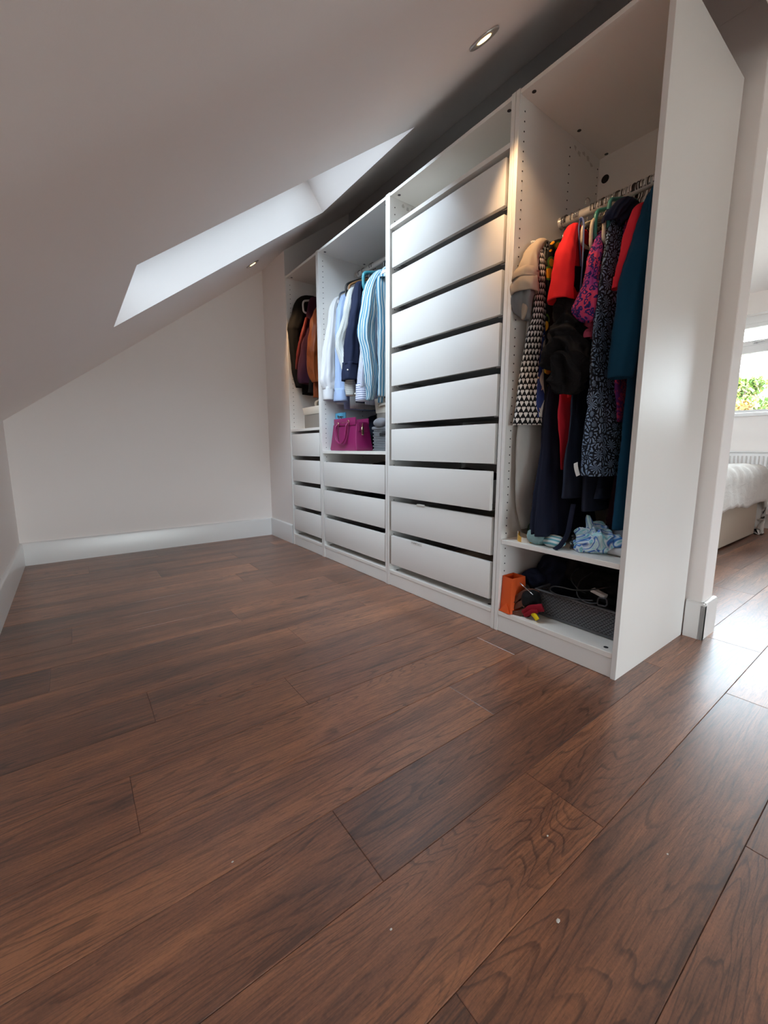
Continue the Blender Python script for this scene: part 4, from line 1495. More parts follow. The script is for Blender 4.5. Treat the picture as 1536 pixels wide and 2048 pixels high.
GH = 'hangers on the nearest rail'
hanger(-.282, 1.662, 1.600, 'cream plastic hanger curving out of the red t-shirt', 'cream_plastic', GH, hy=.185, drop=.075, bar=.06)
hanger(-.242, 1.662, 1.590, 'cream plastic hanger under the green one, left of the pink blouse', 'cream_plastic', GH, hy=.20, drop=.07, bar=.085, r=.006)
hanger(-.238, 1.662, 1.618, 'sea green plastic hanger left of the leaf dress, the wider of two', 'teal_plastic', GH, hy=.185, drop=.07, bar=.08, r=.007)
hanger(-.205, 1.662, 1.592, 'second cream plastic hanger right against the pink blouse', 'cream_plastic', GH, hy=.19, drop=.06, bar=.085, r=.006)
hanger(-.198, 1.662, 1.628, 'sea green plastic hanger touching the neck of the leaf dress', 'teal_plastic', GH, hy=.18, drop=.06, bar=.085, r=.0065)
# clip hanger with a black bar that holds the heart dress
t = thing('clip_hanger', (-.44, .297, 1.58), 'black clip hanger bar holding the heart dress', 'hanger', GH)
bm = bmesh.new()
add_tube(bm, [(-.452, .095, 1.522), (-.440, .20, 1.545), (-.432, .297, 1.56), (-.424, .40, 1.548), (-.42, .48, 1.53)], 0, 8, flat=(.006, .009), smooth_n=20, wide=(1, 0, 0))
finish('hanger_arms', bm, M['black_plastic'], t, 180)
bm = bmesh.new()
hook(bm, -.432, 1.662, 1.556)
finish('hook', bm, M['wire'], t, 180)
bm = bmesh.new()
for yy, zz in ((.13, 1.535), (.16, 1.54)):
    add_box(bm, (-.452, yy - .008, zz - .05), (-.436, yy + .008, zz + .004), .002)
finish('clip', bm, M['wire'], t)
hanger(-.352, 1.662, 1.60, 'dark hanger inside the orange print dress', 'black_plastic', GH, hy=.15, drop=.06)
hanger(-.372, 1.690, 1.60, 'silver hanger with a tall hook standing above the rail', 'grey_plastic', GH, hy=.14, drop=.06, mat_hook='wire')
t = hanger(-.340, 1.662, 1.60, 'hanger with a yellow neck ring beside the tall silver hook', 'black_plastic', GH, hy=.13, drop=.06)
bm = bmesh.new()
lathe(bm, [(.007, -.008), (.0095, -.005), (.0095, .005), (.007, .008)], (-.340, .297, 1.618), (0, 0, 1), 16)
finish('neck_ring', bm, M['yellow_plastic'], t, 60)
rr = random.Random(21)
xs = [-.470, -.462, -.455, -.418, -.410, -.403]
xs += [-.334 + .0089 * i + (.0022 if i % 3 else -.001) for i in range(35)]
LBL = 'thin wire hanger hook among many crowded on the nearest rail'
for x in xs:
    t = thing('wire_hanger', (x, .297, 1.59), LBL, 'hanger', 'crowded wire hooks on the nearest rail')
    zn = 1.585 + rr.uniform(-.012, .012)
    bm = bmesh.new()
    hook(bm, x, 1.662, zn, r=.0021, rr=.0195)
    finish('hook', bm, M['chrome'] if rr.random() < .7 else M['wire_dark'], t, 180)
    bm = bmesh.new()
    add_tube(bm, [(x, .297, zn), (x, .22, zn - .028), (x, .17, zn - .055), (x, .19, zn - .066), (x, .297, zn - .066), (x, .40, zn - .066), (x, .424, zn - .055), (x, .37, zn - .028)], .0022, 6, closed=True, smooth_n=40)
    finish('hanger_arms', bm, M['wire_dark'], t, 180)

GH3 = 'hangers on the shirt rail'


def hanger3(x, zn, label, m, **k):
    t = thing('coat_hanger', (x, .297, zn), label, 'hanger', GH3)
    tubular(t, x, zn, m, z_rod=1.926, **k)
    return t


hanger3(-1.900, 1.825, 'slate grey hanger in the light blue shirt', 'grey_plastic', hy=.19, drop=.075, bar=.05, r=.006)
hanger3(-1.945, 1.840, 'white hanger inside the white cotton shirt', 'white_plastic', hy=.12, drop=.06)
hanger3(-1.792, 1.850, 'brown wooden hanger in the fine striped shirt', 'tan_wood', hy=.185, drop=.08, r=.007)
hanger3(-1.815, 1.862, 'black hanger rising as a loop above the navy shirt', 'black_plastic', hy=.195, drop=.085, bar=.075, r=.007)
hanger3(-1.61, 1.850, 'grey hanger hidden in the pinstriped shirt', 'grey_plastic', hy=.16, drop=.06)
hanger3(-1.612, 1.828, 'turquoise hanger left of the broad striped shirt', 'teal2_plastic', hy=.20, drop=.05, bar=.085, r=.010)
hanger3(-1.475, 1.860, 'black hanger in the neck of the broad striped shirt', 'black_plastic', hy=.15, drop=.05, r=.006)
for i in range(14):
    x = -1.60 + i * .0215 + (.004 if i % 3 else 0)
    t = thing('wire_hanger', (x, .297, 1.84), 'silver hanger hook crowded at the right end of the shirt rail', 'hanger', 'crowded silver hooks on the shirt rail')
    bm = bmesh.new()
    hook(bm, x, 1.926, 1.845, r=.002)
    finish('hook', bm, M['chrome'], t, 180)
    bm = bmesh.new()
    add_tube(bm, [(x, .297, 1.845), (x, .22, 1.82), (x, .17, 1.795), (x, .19, 1.784), (x, .297, 1.784), (x, .40, 1.784), (x, .424, 1.795), (x, .37, 1.82)], .0022, 6, closed=True, smooth_n=40)
    finish('hanger_arms', bm, M['wire'], t, 180)
GH4 = 'hangers on the farthest rail'


def hanger4(x, zn, label, m, **k):
    t = thing('coat_hanger', (x, .297, zn), label, 'hanger', GH4)
    tubular(t, x, zn, m, z_rod=1.926, **k)


hanger4(-2.375, 1.872, 'white curved hanger between the black coat and the maroon jacket', 'white_plastic', hy=.215, drop=.05, bar=.075, r=.007)
hanger4(-2.255, 1.875, 'black hanger of the maroon jacket', 'black_plastic', hy=.16, drop=.05)
hanger4(-2.19, 1.875, 'black hanger of the rust leather jacket', 'black_plastic', hy=.17, drop=.06)
hanger4(-2.44, 1.890, 'dark hanger of the black coat', 'grey_plastic', hy=.16, drop=.05)


# ================================================================== things on the shelves
def blob(centre, size, seed, crum, nsub=4, cs=8.0, flat_bottom=None, ridge=0.0):
    bm = bmesh.new()
    bmesh.ops.create_icosphere(bm, subdivisions=nsub, radius=1.0)
    uvl = bm.loops.layers.uv.verify()
    c, s = V(centre), V(size)
    for v in bm.verts:
        n = v.co.normalized()
        q = n * 1.0
        pw = V((q.x * s.x, q.y * s.y, q.z * s.z))
        w = (c + pw) * cs + V((seed * 5.1, seed * 2.3, 0))
        d = noise.noise(w) * crum + noise.noise(w * 2.3) * crum * .5
        if ridge:
            d += ridge * (1 - abs(noise.noise(w * 1.7 + V((3, 3, 3)))) * 4)
        pw += n * d
        v.co = c + pw
        if flat_bottom is not None and v.co.z < flat_bottom:
            v.co.z = flat_bottom + (v.co.z - flat_bottom) * .02
    for f in bm.faces:
        for lp in f.loops:
            co = lp.vert.co - c
            lp[uvl].uv = (co.x + co.y * .5, co.z * 1.3 + co.y * .7)
    return bm


GS = 'odds and ends on the nearest wardrobe shelf'
# cream and gold band
bm = bmesh.new()
uvl = bm.loops.layers.uv.verify()
cx, cy, z = -.400, .060, .394
pr = []
for i in range(28):
    a = 2 * PI * i / 28
    r = .043 + .006 * math.sin(3 * a)
    pr.append((cx + math.cos(a) * r * 1.1, cy + math.sin(a) * r * .8, a))
hts = [.028 + .009 * math.sin(2 * a + 1) for _, _, a in pr]
for sc_, in ((1.0,), (.93,)):
    pass
O_lo = [bm.verts.new((x, y, z + .0005)) for x, y, a in pr]
O_hi = [bm.verts.new((x, y, z + h)) for (x, y, a), h in zip(pr, hts)]
I_lo = [bm.verts.new((cx + (x - cx) * .93, cy + (y - cy) * .93, z + .0005)) for x, y, a in pr]
I_hi = [bm.verts.new((cx + (x - cx) * .93, cy + (y - cy) * .93, z + h)) for (x, y, a), h in zip(pr, hts)]
for i in range(28):
    j = (i + 1) % 28
    for q in ((O_lo[i], O_lo[j], O_hi[j], O_hi[i]), (O_hi[i], O_hi[j], I_hi[j], I_hi[i]), (I_hi[i], I_hi[j], I_lo[j], I_lo[i]), (I_lo[i], I_lo[j], O_lo[j], O_lo[i])):
        f = bm.faces.new(q)
        for lp, (uu, vv) in zip(f.loops, ((i * .01, 0), ((i + 1) * .01, 0), ((i + 1) * .01, .02), (i * .01, .02))):
            lp[uvl].uv = (uu, vv)
tag(finish('fabric_band', bm, F['gold_cream'], origin=(cx, cy, z)), 'coiled cream and gold band at the left end of the shelf', 'belt', GS)
tag(finish('balled_socks', blob((-.345, .050, .425), (.044, .036, .033), 2, .006, cs=40, flat_bottom=.3945), F['mint'], origin=(-.345, .05, .394)), 'fluffy pale mint ball of socks on the shelf', 'socks', GS)
tag(finish('rolled_socks', blob((-.276, .050, .417), (.044, .030, .023), 3, .006, cs=20, flat_bottom=.3945), F['aqua'], origin=(-.276, .05, .394)), 'aqua and white striped rolled socks under the navy hem', 'socks', GS)
# dangling navy belt
bm = bmesh.new()
add_tube(bm, [(-.232, .085, .56), (-.226, .060, .50), (-.222, .040, .455), (-.232, .030, .425), (-.240, .024, .408), (-.248, .012, .400), (-.243, .004, .3985)], 0, 8, flat=(.0085, .0015), smooth_n=30, wide=(.9, .25, -.2))
tag(finish('fabric_belt', bm, F['navy'], origin=(-.235, .03, .40)), 'navy fabric belt trailing down onto the shelf edge', 'belt', GS)
# black beaded clip next to the scarf
bm = bmesh.new()
for i in range(5):
    bmesh.ops.create_icosphere(bm, subdivisions=2, radius=.0058, matrix=Matrix.Translation((-.2175 + .003 * (i % 2), .064 + .002 * i, .402 + i * .0105)))
tag(finish('beaded_hair_clip', bm, M['black_plastic'], origin=(-.2175, .064, .397)), 'small black beaded clip leaning on the paisley scarf', 'clip', GS)
# paisley scarf
t = thing('scarf', (-.155, .13, .394), 'crumpled turquoise and blue paisley scarf heaped on the shelf', 'scarf', GS)
finish('heap', blob((-.150, .135, .425), (.080, .075, .050), 4, .026, 6, 17, .3945, .010), F['paisley'], t, 180)
finish('fold', blob((-.163, .095, .412), (.068, .045, .022), 5, .018, 5, 22, .3945, .006), F['paisley'], t, 180)
bm = loft([(.520, -.193, .125, .006, .005), (.505, -.190, .125, .010, .010), (.485, -.187, .128, .012, .014), (.455, -.178, .13, .022, .022)], nr=16, ns=24, k=3, amp=.15, crum=.006, cs=30, open_bottom=False)
finish('peak', bm, F['paisley'], t, 180)
tag(finish('folded_cloth', blob((-.070, .130, .412), (.050, .050, .020), 6, .014, 4, 17, .3945), F['offwhite'], origin=(-.07, .13, .394)), 'off-white crumpled cloth at the right end of the shelf', 'cloth', GS)
tag(finish('folded_cloth', blob((-.085, .215, .44), (.055, .05, .045), 7, .02, 4, 13, .3945), F['felt'], origin=(-.085, .215, .394)), 'grey cloth bundle behind the paisley scarf', 'cloth', GS)
tag(finish('folded_cloth', blob((-.418, .19, .432), (.045, .06, .04), 8, .022, 4, 14, .3945, .004), F['green'], origin=(-.418, .19, .394)), 'dark green cloth bundle in the left corner of the shelf', 'cloth', GS)

# ---- bottom of the nearest wardrobe
GB = 'things on the floor of the nearest wardrobe'
ZB_ = 0.0892
t = thing('paper_bag', (-.443, .055, ZB_), 'orange paper gift bag in the bottom left corner', 'bag', GB)
bm = bmesh.new()
zt = .238
fx0, fx1, fy0, fy1 = -.4795, -.422, .012, .105
# box of the bag, sides folded inwards like a real gusset, open top
ro = [(-.4795, .012), (-.424, .006), (-.408, .050), (-.413, .095), (-.4795, .098)]
rt = [(-.4785, .020), (-.430, .014), (-.425, .052), (-.418, .088), (-.4785, .092)]
A = [bm.verts.new((x, y, ZB_)) for x, y in ro]
mid = [bm.verts.new((x, y, ZB_ + .03)) for x, y in [(-.4795, .013), (-.426, .008), (-.416, .050), (-.413, .094), (-.4795, .097)]]
Bt = [bm.verts.new((x, y, zt - (.006 if i in (1, 2) else 0))) for i, (x, y) in enumerate(rt)]
It = [bm.verts.new((x - .001 if x > -.45 else x + .001, y + .001 if y < .05 else y - .001, zt - .001)) for x, y in rt]
Ib = [bm.verts.new((x - .001 if x > -.45 else x + .001, y + .001 if y < .05 else y - .001, ZB_ + .004)) for x, y in rt]
for P0, P1 in ((A, mid), (mid, Bt), (Bt, It), (It, Ib)):
    for i in range(5):
        j = (i + 1) % 5
        bm.faces.new((P0[i], P0[j], P1[j], P1[i]))
bm.faces.new(A[::-1])
bm.faces.new(Ib)
bmesh.ops.recalc_face_normals(bm, faces=bm.faces[:])
finish('bag_body', bm, M['orange_paper'], t, 0)
bm = bmesh.new()
p3 = [(-.4792, .0105, ZB_ + .001), (-.4255, .0045, ZB_ + .001), (-.446, .0085, ZB_ + .040)]
q3 = [V(p) + V((0, -.0075 if i < 2 else -.0012, .001)) for i, p in enumerate(p3)]
A = [bm.verts.new(p) for p in p3]
B2 = [bm.verts.new(p) for p in q3]
for i in range(3):
    bm.faces.new((A[i], A[(i + 1) % 3], B2[(i + 1) % 3], B2[i]))
bm.faces.new(B2)
bm.faces.new(A[::-1])
bmesh.ops.recalc_face_normals(bm, faces=bm.faces[:])
finish('folded_flap', bm, M['orange_paper'], t, 0)
# heap of dark clothes
t = thing('clothes_heap', (-.36, .32, ZB_), 'heap of black and navy clothes piled behind the orange bag', 'clothes', GB)
finish('jumper', blob((-.40, .30, .215), (.075, .13, .085), 10, .035, 5, 10, ZB_ + .001, .006), F['navy'], t, 180)
finish('trousers', blob((-.30, .38, .25), (.13, .12, .06), 11, .04, 5, 10, ZB_ + .001, .006), F['charcoal'], t, 180)
finish('sleeve', blob((-.43, .17, .20), (.045, .05, .04), 12, .02, 4, 14, ZB_ + .001, .006), F['navy2'], t, 180)
tag(finish('knitted_hat', blob((-.375, .075, .145), (.035, .045, .055), 13, .016, 4, 16, ZB_ + .001, .004), F['black'], origin=(-.375, .075, ZB_)), 'black crumpled knit between the orange bag and the grey basket', 'clothes', GB)
# brown belt
t = thing('leather_belt', (-.40, .05, ZB_), 'brown leather belt looped beside the orange bag', 'belt', GB)
bm = bmesh.new()
add_tube(bm, [(-.345, .075, .185), (-.366, .055, .194), (-.385, .042, .185), (-.410, .034, .162), (-.428, .030, .138), (-.424, .028, .120), (-.405, .026, .130), (-.382, .028, .145), (-.372, .03, .135), (-.388, .026, .105), (-.41, .02, .093), (-.436, .014, .092)],
         0, 8, flat=(.0125, .0017), smooth_n=60, wide=(.25, .2, 1))
finish('strap', bm, M['tan_leather'], t, 180)
bm = bmesh.new()
add_tube(bm, [(-.403, .030, .224), (-.375, .034, .207), (-.346, .038, .189)], .0022, 8)
finish('metal_bar', bm, M['wire'], t, 180)
# fleece glove: crimson with yellow cuff
t = thing('glove', (-.335, .045, ZB_), 'crimson fleece glove with a yellow fingertip in front of the basket', 'glove', GB)
bm = bmesh.new()
add_tube(bm, [(-.373, .034, .102), (-.360, .032, .116), (-.345, .032, .132), (-.325, .036, .140), (-.303, .044, .148)], 0, 10, flat=(.019, .010), smooth_n=24, wide=(.2, -.3, .9))
finish('glove_back', bm, F['glove'], t, 180)
bm = bmesh.new()
add_tube(bm, [(-.370, .028, .100), (-.352, .026, .114), (-.337, .027, .127), (-.318, .032, .132)], 0, 10, flat=(.009, .010), smooth_n=24, wide=(.2, -.3, .9))
finish('glove_finger', bm, F['glove'], t, 180)
bm = bmesh.new()
add_tube(bm, [(-.340, .030, .118), (-.328, .028, .112), (-.317, .027, .103), (-.314, .026, .100)], 0, 10, flat=(.013, .008), smooth_n=16, wide=(.3, -.3, .8))
finish('glove_thumb', bm, F['yellow'], t, 180)


# perforated basket: real holes in the long front
def perforated(bm, o, du, dv, w, h, nu, nv, thick, slot=(.62, .42), stag=True):
    """panel with slot holes; o corner, du/dv unit directions; built from cells"""
    o, du, dv = V(o), V(du).normalized(), V(dv).normalized()
    n = du.cross(dv).normalized() * thick
    cw, chh = w / nu, h / nv
    for j in range(nv):
        for i in range(nu + (1 if stag and j % 2 else 0)):
            u0 = (i - (.5 if stag and j % 2 else 0)) * cw
            u1 = u0 + cw
            a0, a1 = max(u0, 0), min(u1, w)
            if a1 - a0 < 1e-6:
                continue
            v0, v1 = j * chh, (j + 1) * chh
            full = (u0 >= -1e-9 and u1 <= w + 1e-9)
            P = lambda u, v, k: o + du * u + dv * v + n * k
            if not full:
                vs8 = [[bm.verts.new(P(u, v, k)) for u, v in ((a0, v0), (a1, v0), (a1, v1), (a0, v1))] for k in (0, 1)]
                bm.faces.new(vs8[0][::-1])
                bm.faces.new(vs8[1])
                continue
            su, sv = cw * slot[0] / 2, chh * slot[1] / 2
            um, vm = (u0 + u1) / 2, (v0 + v1) / 2
            outer = ((u0, v0), (u1, v0), (u1, v1), (u0, v1))
            sk = cw * .12
            inner = ((um - su - sk, vm - sv), (um + su - sk, vm - sv), (um + su + sk, vm + sv), (um - su + sk, vm + sv))
            L = []
            for k in (0, 1):
                Ov = [bm.verts.new(P(u, v, k)) for u, v in outer]
                Iv = [bm.verts.new(P(u, v, k)) for u, v in inner]
                for q in range(4):
                    r_ = (q + 1) % 4
                    f = (Ov[q], Ov[r_], Iv[r_], Iv[q])
                    bm.faces.new(f if k else f[::-1])
                L.append(Iv)
            for q in range(4):
                r_ = (q + 1) % 4
                bm.faces.new((L[0][q], L[0][r_], L[1][r_], L[1][q]))


t = thing('basket', (-.20, .25, ZB_), 'dark grey perforated plastic basket on the wardrobe floor', 'basket', GB)
bx0, bx1, by0, by1, bz1 = -.362, -.030, .100, .42, .205
bm = bmesh.new()
perforated(bm, (bx0 + .004, by0 + .004, ZB_ + .012), (1, 0, 0), (0, -.10, 1), bx1 - bx0 - .008, bz1 - ZB_ - .024, 22, 13, .0035)
finish('front_wall', bm, M['basket_dark'], t, 0)
bm = bmesh.new()
perforated(bm, (bx0 + .004, by1, ZB_ + .012), (0, -1, 0), (-.05, 0, 1), by1 - by0 - .008, bz1 - ZB_ - .024, 20, 13, .0035)
finish('side_wall', bm, M['basket_dark'], t, 0)
bm = bmesh.new()
add_box(bm, (bx0, by1 - .004, ZB_), (bx1, by1, bz1), .001)
add_box(bm, (bx1 - .004, by0, ZB_), (bx1, by1, bz1), .001)
finish('rear_wall', bm, M['basket_dark'], t)
bm = bmesh.new()
add_box(bm, (bx0 + .002, by0, ZB_), (bx1, by1, ZB_ + .012), .003)
finish('basket_bottom', bm, M['basket_dark'], t)
bm = bmesh.new()
add_tube(bm, [(bx0 - .004, by0 - .012, bz1 - .008), (bx1, by0 - .012, bz1 - .008), (bx1, by1, bz1 - .008), (bx0 - .004, by1, bz1 - .008)], 0, 8, closed=True, flat=(.005, .007), wide=(0, 0, 1))
finish('rim', bm, M['basket_dark'], t)
# contents and cables
tag(finish('black_bag', blob((-.19, .30, .235), (.15, .11, .05), 14, .03, 5, 11, .14, .006), F['black'], origin=(-.19, .30, .19)), 'black bundle overflowing from the perforated basket', 'bag', GB)
t = thing('cable', (-.2, .1, .2), 'black cable looping over the front rim of the basket', 'cable', GB)
bm = bmesh.new()
add_tube(bm, [(-.20, .20, .285), (-.208, .13, .262), (-.196, .088, .232), (-.174, .078, .213), (-.140, .074, .210), (-.110, .076, .219)], .0026, 8, smooth_n=40)
finish('cord', bm, M['cable'], t, 180)
bm = bmesh.new()
add_tube(bm, [(-.11, .16, .262), (-.16, .11, .246), (-.205, .088, .238), (-.255, .080, .237), (-.290, .080, .229), (-.297, .078, .214), (-.27, .078, .204), (-.22, .078, .207), (-.17, .078, .212), (-.13, .078, .222)], .0026, 8, smooth_n=60)
finish('cord', bm, M['cable'], t, 180)
bm = bmesh.new()
add_tube(bm, [(-.27, .25, .285), (-.25, .14, .268), (-.205, .10, .245), (-.17, .10, .232)], .002, 8, smooth_n=30)
finish('cord', bm, M['cable'], t, 180)
bm = bmesh.new()
pts = [(-.108, .073, .213), (-.084, .072, .216), (-.078, .072, .224), (-.080, .073, .238), (-.086, .074, .243), (-.106, .075, .240), (-.112, .075, .233), (-.112, .074, .219)]
add_tube(bm, pts, .0028, 8, closed=True)
finish('buckle', bm, M['cam'], t, 180)
tag(finish('card_box', (lambda b: (add_box(b, (-.165, .125, .228), (-.112, .15, .240), .001, rot=Matrix.Rotation(.25, 3, 'Y')), b)[1])(bmesh.new()), M['paper'], origin=(-.138, .137, .234)),
    'small pale carton among the cables on the basket', 'box', GB)

# ---- second open wardrobe: handbag, card, baskets
GC = 'things on the shelf under the shirts'
SZ = 0.7465
t = thing('handbag', (-1.79, .11, SZ), 'magenta leather handbag with two handles on the shelf', 'bag', GC)


def bag_body():
    bm = bmesh.new()
    rows = [(-1.948, -1.630, .045, .170, 0.0), (-1.952, -1.624, .042, .174, .010), (-1.944, -1.634, .046, .172, .05), (-1.934, -1.640, .052, .163, .12), (-1.930, -1.640, .056, .152, .168)]
    rg = []
    for xa, xb, ya, yb, h in rows:
        pts = []
        n = 5
        # rounded rectangle, gusset folded in on the two short sides
        for (cx_, cy_, a0) in ((xb - .012, ya + .008, -90), (xb - .012, yb - .008, 0), (xa + .012, yb - .008, 90), (xa + .012, ya + .008, 180)):
            for q in range(n):
                a = math.radians(a0 + 90 * q / (n - 1))
                pts.append((cx_ + math.cos(a) * .012, cy_ + math.sin(a) * .008))
        rg.append([bm.verts.new((x, y, SZ + .001 + h)) for x, y in pts])
    n = len(rg[0])
    for A, B2 in zip(rg, rg[1:]):
        for i in range(n):
            bm.faces.new((A[i], A[(i + 1) % n], B2[(i + 1) % n], B2[i]))
    bm.faces.new(rg[0][::-1])
    bm.faces.new(rg[-1])
    return bm


finish('bag_body', bag_body(), M['magenta'], t, 50)
bm = bmesh.new()
add_box(bm, (-1.905, .050, SZ + .160), (-1.644, .058, SZ + .207), .002, 2)
add_box(bm, (-1.905, .148, SZ + .160), (-1.644, .155, SZ + .203), .002, 2)
finish('top_panel', bm, M['magenta'], t)
bm = bmesh.new()
add_box(bm, (-1.646, .070, SZ + .12), (-1.636, .140, SZ + .178), .003, 2)
finish('side_wing', bm, M['magenta'], t)
for yy, dz, bow in ((.040, 0, .0), (.030, .004, .012)):
    bm = bmesh.new()
    add_tube(bm, [(-1.842, .048, SZ + .172), (-1.846, yy, SZ + .155), (-1.846, yy - .004, SZ + .115), (-1.832, yy - .008, SZ + .070), (-1.806 + bow, yy - .010, SZ + .048), (-1.774 + bow, yy - .010, SZ + .048),
                  (-1.742 + bow, yy - .008, SZ + .072), (-1.722, yy - .004, SZ + .125), (-1.717, yy, SZ + .160), (-1.716, .048, SZ + .178)], .0055, 10, smooth_n=50)
    finish('handle', bm, M['magenta'], t, 180)
for xx, zz in ((-1.842, .170), (-1.716, .180)):
    bm = bmesh.new()
    pts = [(xx + math.cos(a) * .009, .044, SZ + zz + math.sin(a) * .012) for a in [2 * PI * i / 16 for i in range(16)]]
    add_tube(bm, pts, .0022, 8, closed=True)
    finish('handle_ring', bm, M['gold'], t, 180)
bm = bmesh.new()
for i in range(4):
    bx = -1.805 + i * .018
    add_box(bm, (bx, .0485, SZ + .176 + i * .0006), (bx + .006, .0505, SZ + .180 + i * .0006))
finish('stud_row', bm, M['gold'], t, 0)
bm = bmesh.new()
add_tube(bm, [(-1.636, .100, SZ + .170), (-1.630, .092, SZ + .158), (-1.629, .094, SZ + .148)], .003, 8)
add_box(bm, (-1.633, .088, SZ + .098), (-1.627, .104, SZ + .148), .0015)
finish('zip_tag', bm, M['gold'], t)
# blue card
bm = bmesh.new()
add_box(bm, (-1.975, .100, SZ), (-1.845, .108, SZ + .252), .0015, rot=Matrix.Rotation(-.02, 3, 'X'))
for i, (xa, za, w_, h_) in enumerate(((-1.94, .222, .010, .014), (-1.925, .214, .006, .018), (-1.912, .220, .013, .010), (-1.894, .214, .007, .016), (-1.88, .220, .010, .008))):
    add_box(bm, (xa, .0985, SZ + za), (xa + w_, .1003, SZ + za + h_), 0, mat=1)
tag(finish('card', bm, [M['blue_card'], M['ink']], origin=(-1.91, .104, SZ)), 'sky blue card with dark print standing behind the handbag', 'card', GC)
# black bag behind
tag(finish('black_bag', blob((-1.66, .36, SZ + .14), (.13, .12, .15), 15, .04, 5, 8, SZ + .001, .006), F['black'], origin=(-1.66, .36, SZ)), 'slumped black bag behind the magenta handbag', 'bag', GC)
tag(finish('folded_clothes', blob((-1.86, .40, SZ + .13), (.10, .13, .13), 16, .03, 4, 9, SZ + .001), F['slate'], origin=(-1.86, .40, SZ)), 'dark folded clothes at the back left under the shirts', 'clothes', GC)
bm = bmesh.new()
add_tube(bm, [(-1.585, .19, SZ + .215), (-1.54, .165, SZ + .185), (-1.50, .15, SZ + .165)], 0, 8, flat=(.006, .0015), smooth_n=12, wide=(0, 0, 1))


def woven_basket(t, x0, x1, y0, y1, z0, z1, m):
    """basket of woven bands: uprights plus wavy horizontal strands"""
    bm = bmesh.new()
    add_box(bm, (x0 + .006, y0 + .006, z0), (x1 - .006, y1 - .006, z0 + .006), .002)
    finish('basket_bottom', bm, m, t)
    bm = bmesh.new()
    add_box(bm, (x0 + .006, y0 + .006, z0 + .004), (x1 - .006, y0 + .008, z1 - .01))
    add_box(bm, (x0 + .006, y0 + .006, z0 + .004), (x0 + .008, y1 - .006, z1 - .01))
    add_box(bm, (x1 - .008, y0 + .006, z0 + .004), (x1 - .006, y1 - .006, z1 - .01))
    add_box(bm, (x0 + .006, y1 - .008, z0 + .004), (x1 - .006, y1 - .006, z1 - .01))
    finish('basket_liner', bm, M['basket_dark'], t, 0)
    n = 12
    for k in range(n):
        z = z0 + .008 + (z1 - z0 - .03) * k / (n - 1)
        pts = []
        m_ = 24
        for i in range(m_):
            pts.append((x0 + .004 + (x1 - x0 - .008) * i / (m_ - 1), y0 + .004 + (.0035 if (i + k) % 2 else -.0035), z))
        m2 = 18
        for i in range(1, m2):
            pts.append((x1 - .004 + (.0035 if (i + k) % 2 else -.0035), y0 + .004 + (y1 - y0 - .008) * i / (m2 - 1), z))
        for i in range(1, m_):
            pts.append((x1 - .004 - (x1 - x0 - .008) * i / (m_ - 1), y1 - .004 + (.0035 if (i + k) % 2 else -.0035), z))
        for i in range(1, m2 - 1):
            pts.append((x0 + .004 + (.0035 if (i + k) % 2 else -.0035), y1 - .004 - (y1 - y0 - .008) * i / (m2 - 1), z))
        b = bmesh.new()
        add_tube(b, pts, 0, 6, closed=True, flat=(.0040, .0022), wide=(0, 0, 1))
        finish('strand', b, m, t, 180)
    b = bmesh.new()
    add_tube(b, [(x0, y0, z1 - .006), (x1, y0, z1 - .006), (x1, y1, z1 - .006), (x0, y1, z1 - .006)], 0, 8, closed=True, flat=(.009, .006), wide=(0, 0, 1))
    finish('rim', b, m, t)


t = thing('basket', (-1.41, .29, SZ), 'grey woven basket at the right of the handbag', 'basket', GC)
woven_basket(t, -1.535, -1.29, .105, .47, SZ, SZ + .142, M['basket_grey'])
bm = bmesh.new()
add_tube(bm, [(-1.455, .099, SZ + .098), (-1.40, .097, SZ + .102), (-1.345, .099, SZ + .098)], 0, 8, flat=(.010, .003), smooth_n=12, wide=(0, 0, 1))
finish('handle_slot', bm, M['hole'], t, 180)


def fabric_box(t, x0, x1, y0, y1, z0, z1, zl, lip=.010):
    bm = bmesh.new()
    uvl = bm.loops.layers.uv.verify()
    add_box(bm, (x0 + .008, y0 + .008, z0), (x1 - .008, y1 - .008, zl + .005), .006, 2)
    finish('box_body', bm, F['box_grey'], t)
    bm = bmesh.new()
    uvl = bm.loops.layers.uv.verify()
    add_box(bm, (x0 + .004, y0 + .004, zl), (x1 - .004, y1 - .004, z1), .006, 2)
    for v in bm.verts:               # the lid flares towards its top edge
        if v.co.z > (zl + z1) / 2:
            v.co.x += -.006 if v.co.x < (x0 + x1) / 2 else .006
            v.co.y += -.006 if v.co.y < (y0 + y1) / 2 else .006
    finish('lid', bm, F['box_cream'], t)


t = thing('storage_box', (-1.42, .31, SZ + .142), 'cream topped fabric box with a slot handle standing on the grey basket', 'box', GC)
fabric_box(t, -1.555, -1.285, .135, .47, SZ + .143, 1.060, .972)
bm = bmesh.new()
add_tube(bm, [(-1.505, .127, 1.012), (-1.47, .125, 1.020), (-1.42, .125, 1.020), (-1.38, .127, 1.012)], 0, 8, flat=(.008, .002), smooth_n=14, wide=(0, 0, 1))
finish('handle', bm, F['box_cream'], t, 180)
tag(finish('felt_slipper', blob((-1.46, .105, SZ + .168), (.055, .03, .030), 17, .006, 4, 12, SZ + .144), F['felt'], origin=(-1.46, .105, SZ + .144)), 'grey felt slipper lying on the front rim of the woven basket', 'slipper', GC)

